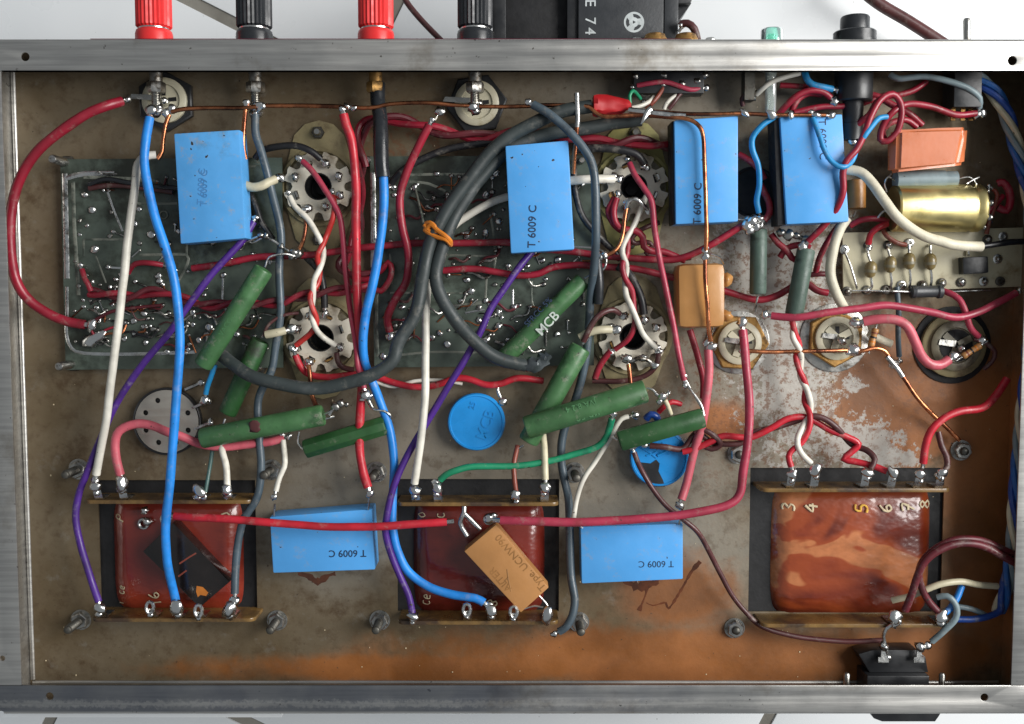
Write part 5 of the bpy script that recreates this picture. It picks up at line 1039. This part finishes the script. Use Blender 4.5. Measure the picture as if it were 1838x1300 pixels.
W('white', 5, '508,790,50 511,822,60 510,838,62 502,856,66 495,882,76', 'thin white wire bending down to the left blue capacitor lying flat', (7, 7))
W('pink', 8, '216,852,88 210,828,92 207,802,94 210,780,94 222,768,94 246,761,92 272,764,90 300,775,86 327,784,80 360,797,70 400,802,60 440,799,54 480,794,50 510,786,46', 'faded pink sleeve looping over the perforated grey disc', (11, 6))
W('cyanblue', 4.8, '386,655,50 380,672,50 372,694,46 369,708,44', 'short blue wire below the scuffed green resistor', (0, 8))
W('cream', 8, '436,330,74 452,336,76 468,334,76 482,327,70 494,322,60', 'short cream sleeve crossing the slate wire into the upper left socket', (0, 8))
W('white', 8, '1022,325,72 1050,323,74 1080,322,66 1101,322,56', 'thick white wire from the tall blue capacitor into the upper right socket', (0, 9))
W('cream', 7.4, '478,601,64 495,598,66 512,594,58', 'short yellowed sleeve into the lower left socket', (0, 9))
W('brown', 3, '474,604,60 478,588,66 492,574,64 512,565,58 536,562,50', 'thin dark brown wire arching to the lower left socket', (0, 0))
W('cream', 7.4, '1040,606,60 1060,596,64 1080,592,64 1096,592,56', 'short yellowed sleeve into the lower right socket', (0, 9))
W('brown', 5.2, '1047,613,70 1056,594,76 1068,573,80 1084,560,78 1100,556,70 1112,563,56', 'dark brown wire arching from a green resistor into the lower right socket', (0, 8))
W('brown', 5, '1181,634,46 1180,650,42 1170,666,36 1150,678,30 1115,684,28 1063,684,26', 'brown wire curling under the lower right socket', (6, 0))
W('red', 5.8, '1096,630,46 1084,645,40 1074,662,34 1068,680,30', 'red wire leaving the lower right socket at its left', (0, 0))
W('brown', 5, '604,633,46 607,650,42 616,660,36 636,664,32', 'brown wire curling from the lower left socket', (0, 0))
W('black', 6.4, '545,456,40 556,468,46 570,482,48 578,504,48 582,530,46 583,552,44', 'short black wire dropping between the two left sockets', (0, 9))
W('black', 7.4, '1108,478,46 1128,490,50 1142,515,52 1152,540,50 1156,564,46', 'short thick black wire dropping between the two right sockets', (0, 9))
W('black', 6, '1030,300,44 1032,340,46 1045,388,48 1074,423,48 1102,450,46 1114,466,42', 'black wire slanting behind the tall blue capacitor', (0, 0))
W('black', 5.5, '448,345,40 460,372,44 470,400,44 490,430,42', 'black wire slanting beside the dusty blue capacitor', (0, 0))
W('sheath', 4.5, '160,331,34 190,322,40 230,328,42 280,335,40 320,338,36', 'black wires lying along the top of the left board', (0, 0))
W('brown', 5, '160,338,30 200,333,34 250,336,36 310,345,34', 'very dark brown wire along the top of the left board', (0, 0))
W('maroon', 3, '170,575,32 200,560,36 240,553,38 290,548,36', 'thin maroon wire on the left board beside the crimson loop end', (0, 0))
W('pinkred', 4.6, '1144,154,66 1165,150,72 1194,147,72 1220,155,70 1240,161,68 1259,159,62', 'purple pink wire between tags of the input socket block', (5, 6))
W('slate', 4.4, '1152,146,56 1180,143,60 1210,148,60 1240,152,58 1262,152,54', 'slate wire between tags of the input socket block', (0, 0))
W('green', 3.4, '1131,186,90 1130,172,92 1136,163,86 1144,170,70 1150,178,60', 'tiny light green wire at the tip of the red heatshrink', (0, 5))
W('white', 3.8, '1134,194,88 1150,190,84 1164,183,76 1173,174,64', 'short white wire at the tip of the red heatshrink', (0, 0))
W('rustbrown', 4, '1160,196,70 1170,186,74 1180,174,72 1190,158,64', 'short coppery wire dropping from the input socket block', (0, 5), barem='copper')
W('white', 3.8, '1192,196,64 1196,186,66 1206,176,64 1216,171,58', 'second short white wire below the input socket block', (0, 0))
W('brown', 4, '1200,196,62 1210,184,64 1218,172,62 1226,164,56', 'thin brown wire below the input socket block', (0, 5))
W('sheath', 9, '1070,462,66 1073,490,72 1075,515,72 1074,545,64', 'black tape wrapped round the grey wire right of the lettered green resistor', (0, 0), name='tape_wrap', cat='tape')
# brown lead and mains wires
W('brown', 4.7, '1138,812,84 1142,824,84 1152,846,76 1173,880,74 1199,911,80 1228,934,86 1253,956,80 1273,990,66 1293,1030,54 1313,1067,46 1337,1098,42 1366,1124,42 1420,1141,42 1477,1149,42 1530,1152,44 1583,1150,50', 'long thin brown wire sweeping from the torn blue capacitor to the mains inlet', (7, 0))
W('maroon', 7, '1860,1024,96 1838,1018,98 1804,1001,104 1776,985,108 1747,976,110 1713,977,112 1682,990,112 1659,1010,110 1646,1036,106 1637,1066,98 1625,1096,88', 'thick maroon mains wire arching over the corner of the large transformer', (12, 0))
o = W('maroon', 6.5, '1860,1010,88 1838,1003,88 1808,990,92 1776,975,96 1747,968,98 1713,969,100 1684,982,100 1662,1000,100 1650,1022,98 1652,1048,94 1664,1075,90 1686,1101,86', 'second maroon mains wire branching to the right terminal of the large transformer', (0, 9))
W('cream', 6, '1601,1078,50 1633,1071,66 1662,1059,78 1690,1048,82 1724,1044,78 1756,1050,66 1790,1052,54', 'cream wire from under the copper foil bending right', (0, 0))
W('greyblue', 5.6, '1682,1072,74 1700,1070,84 1715,1086,88 1715,1110,86 1694,1133,78 1672,1152,68', 'grey wire curling from the transformer terminal to the mains inlet', (0, 8))
W('blue', 6, '1726,1052,60 1717,1074,70 1704,1094,76 1692,1102,80', 'bright blue wire end at the right terminal of the large transformer', (0, 5))
W('darkblue', 6, '1716,1112,60 1747,1112,60 1776,1106,56 1796,1094,50 1804,1060,46', 'dark blue wire bending from the transformer terminal to the right wall', (0, 0))
W('greyblue', 5, '1712,1088,52 1735,1091,54 1752,1096,52 1772,1106,48', 'grey wire end running towards the right wall below the cream wire', (0, 0))
W('tin', 3.2, '1604,1120,84 1592,1128,82 1586,1142,76 1590,1160,72 1592,1172,68', 'bent tinned link from the transformer terminal to the inlet blade', (6, 7), name='bare_wire', cat='bare wire')
# outside cables, lying on the tiles behind the chassis
def cable(mk, r, pts, label, z=-380):
    P = catmull([at(x, y, z if len(q) < 3 else q[2], True) for q in pts for x, y in [q[:2]]], 12); bm = bmesh.new(); tube(bm, P, r, 12); tag(emit('mains_cable', bm, mk, origin=P[0]), label, 'cable')
cable('brown', 6.5, [(712, -30), (730, 4), (756, 36), (785, 66), (820, 100)], 'thin brown cable running behind the back panel between red and black posts', -330)
cable('brown', 13, [(1520, -40), (1575, 5), (1630, 38), (1686, 74), (1740, 110)], 'thick brown cable running behind the back panel near the fuse holder', -330)
cable('brown', 7, [(1220, 44, 40), (1234, 42, 46), (1246, 52, 48), (1252, 74, 40), (1254, 95, 20)], 'short brown wire hooked into the side of the black boxed component')
o = W('tin', 3, '1216,42,50 1224,40,52 1230,44,50 1222,52,46 1218,58,44', 'shiny bare wire end twisted at the black boxed component', name='bare_wire', cat='bare wire'); blob(o, at(1222, 46, 54), 5)
# ================================================================ bare copper
def CU(r, s, label, ends=(0, 0), mk='copper'): return W(mk, r, s, label, ends, name='copper_wire', cat='copper wire', barem='tin')
CU(4, '308,201,80 330,196,84 380,194,86 432,194,86 460,192,86', 'copper bus wire between the two left posts', (9, 8), 'darkcopper')
CU(4, '478,190,86 540,190,86 600,191,88 625,193,88', 'copper bus wire from the black post to the red sleeve joint', (9, 7), 'darkcopper')
CU(3.6, '632,192,88 655,194,90 680,192,92 700,187,92 760,184,92 820,189,88 852,191,82', 'copper bus wire passing under the black sheath to the centre post', (6, 0), 'darkcopper')
CU(3.8, '860,191,84 900,192,86 940,191,90 980,189,92 1034,189,96', 'copper bus wire right of the centre post', (9, 0), 'darkcopper')
CU(4, '1040,190,98 1058,192,108 1068,202,114 1082,209,116 1110,209,116 1150,207,116 1205,211,120 1232,214,126 1252,224,130 1262,245,132 1265,300,132 1267,370,132 1268,420,128 1267,450,122', 'copper wire from the bus bending down over the blue capacitor face', (0, 7))
CU(4, '1266,460,118 1266,500,116 1270,550,112 1272,590,102 1276,612,90', 'copper wire over the amber capacitor', (7, 10))
CU(3.8, '1135,198,104 1180,201,112 1240,205,118 1290,205,120 1330,204,120 1380,206,120 1430,207,120 1482,207,120', 'copper bus wire along the top of the right blue capacitors', (0, 7), 'darkcopper')
o = W('tin', 6, '1128,198,108 1160,202,114 1195,206,118 1230,208,118', 'wide tinned patch where two bus wires are soldered together', name='solder_joint', cat='solder joint'); blob(o, at(1160, 207, 118), 9, st=(2.2, .7, .6)); blob(o, at(1200, 207, 120), 8, st=(2.2, .6, .5))
for x, y, r, lab in ((1336, 203, 6, 'bus'), (1384, 205, 8, 'bus'), (1420, 207, 7, 'bus'), (1465, 206, 6, 'bus')): blob(o, at(x, y, 124), r, st=(1.4, .8, .8))
CU(4, '304,206,78 297,225,80 293,250,80 291,272,82 283,286,84', 'copper drop wire left of the dusty blue capacitor', (8, 0))
CU(4.2, '441,196,84 438,230,80 437,262,78 441,286,70', 'copper drop wire beside the left black post', (8, 0))
W('tin', 5, '1035,168,100 1036,195,104 1037,215,104 1036,228,100', 'upright tinned stub on the copper bus', name='bare_wire', cat='bare wire')
CU(4.2, '1036,226,98 1034,255,90 1031,285,84 1029,312,76', 'copper drop wire behind the slate wire at the tall blue capacitor')
CU(3.8, '548,386,62 549,405,66 546,425,68 541,440,66 534,452,64', 'copper stub below the upper left socket', (6, 6))
o = W('tin', 2.6, '436,436,58 452,430,64 470,424,70 490,432,70 508,444,68 526,456,66', 'tinned lead strung with beads of solder beside the dusty blue capacitor', name='bare_wire', cat='bare wire')
for x, y, r in ((468, 423, 6), (478, 424, 6), (528, 452, 9), (524, 460, 8), (536, 456, 8), (505, 442, 5)): blob(o, at(x, y, 72), r, mk='dullsolder')
CU(4.2, '554,656,46 556,672,54 557,690,54', 'copper stub below the lower left socket', (6, 0))
CU(4.2, '559,706,54 562,716,56 567,728,62', 'copper stub above the worn green resistor')
CU(4, '1125,372,66 1121,395,68 1119,415,70 1112,440,72 1100,453,74 1088,458,72', 'copper wire below the upper right socket', (8, 8))
W('tin', 4, '1124,376,66 1128,362,70 1140,357,72 1150,364,70 1160,374,60', 'tinned curl bridging two pins of the upper right socket', name='bare_wire', cat='bare wire', ends=(0, 7))
o = W('tin', 2.4, '1084,456,70 1088,464,68 1086,480,66 1070,494,62', 'tinned twist beside the foot of the tall blue capacitor', name='bare_wire', cat='bare wire'); blob(o, at(1086, 458, 72), 8)
CU(4.2, '1128,654,56 1130,668,60 1132,688,64', 'copper stub below the lower right socket', (8, 0))
W('dullsolder', 4, '1118,646,50 1130,650,54 1145,643,56 1160,645,54 1168,650,50', 'tinned curl bridging two pins of the lower right socket', name='bare_wire', cat='bare wire', ends=(0, 8))
CU(3.8, '1344,630,72 1380,632,74 1430,631,74 1480,630,72 1520,629,66', 'straight copper wire linking the two brass nut jacks', (8, 11))
CU(3.8, '1534,632,64 1550,630,66 1570,625,66 1588,630,64 1598,644,60', 'copper wire bending right from the washer jack', (7, 8))
CU(4, '1612,664,58 1625,682,58 1645,712,54 1670,740,46 1700,768,36 1722,790,26', 'copper earth wire slanting to the bolt right of the large transformer', (9, 0))
W('tin', 5, '1592,640,62 1602,652,62 1612,664,60 1620,676,58', 'lumpy tinned joint in the copper earth wire', name='solder_joint', cat='solder joint', ends=(0, 0))
o = W('dullsolder', 4, '655,698,90 658,712,88 664,725,84 668,732,82', 'grey soldered joint where red wire and resistor lead meet', name='solder_joint', cat='solder joint'); blob(o, at(658, 714, 92), 8, st=(.8, 1.6, .8))
o = W('tin', 3, '590,745,84 600,732,82 610,722,78 622,726,72', 'soldered tag at the right end of the worn green resistor', name='solder_joint', cat='solder joint')
for x, y, r in ((602, 730, 8), (612, 724, 8), (622, 726, 6)): blob(o, at(x, y, 82), r, mk='dullsolder')
o = W('tin', 3, '1176,706,98 1188,712,98 1200,706,92', 'spiky soldered tag at the upper end of the crossed resistor', name='solder_joint', cat='solder joint')
for x, y, r in ((1190, 712, 10), (1184, 720, 6), (1200, 706, 5)): blob(o, at(x, y, 98), r)
W('cream', 4.2, '1192,716,92 1198,728,88 1204,744,80', 'short cream wire hanging from the spiky tag', (0, 0))
W('brightred', 5, '1182,740,60 1192,730,66 1206,722,66 1222,726,58', 'red wire hump behind the flat topped resistor', (0, 0))
W('darkblue', 6.5, '1160,752,60 1168,744,66 1178,748,66 1182,758,58', 'small dark blue loop behind the flat topped resistor', (0, 0))
o = W('tin', 2.6, '1232,684,78 1240,700,76 1252,718,80 1262,736,86', 'thin lead from the slanting red wire to the flat topped resistor', name='bare_wire', cat='bare wire', ends=(7, 0))
o = W('tin', 3, '896,688,30 893,700,36 898,712,36', 'bare lead with solder drop above the blue can capacitor with embossed letters', name='bare_wire', cat='bare wire', ends=(0, 8))
W('white', 1.6, '784,210,70 780,216,72 772,220,76', 'grey solder tip of the jack tag above the hanging red wire', name='solder_joint', cat='solder joint', ends=(9, 0))
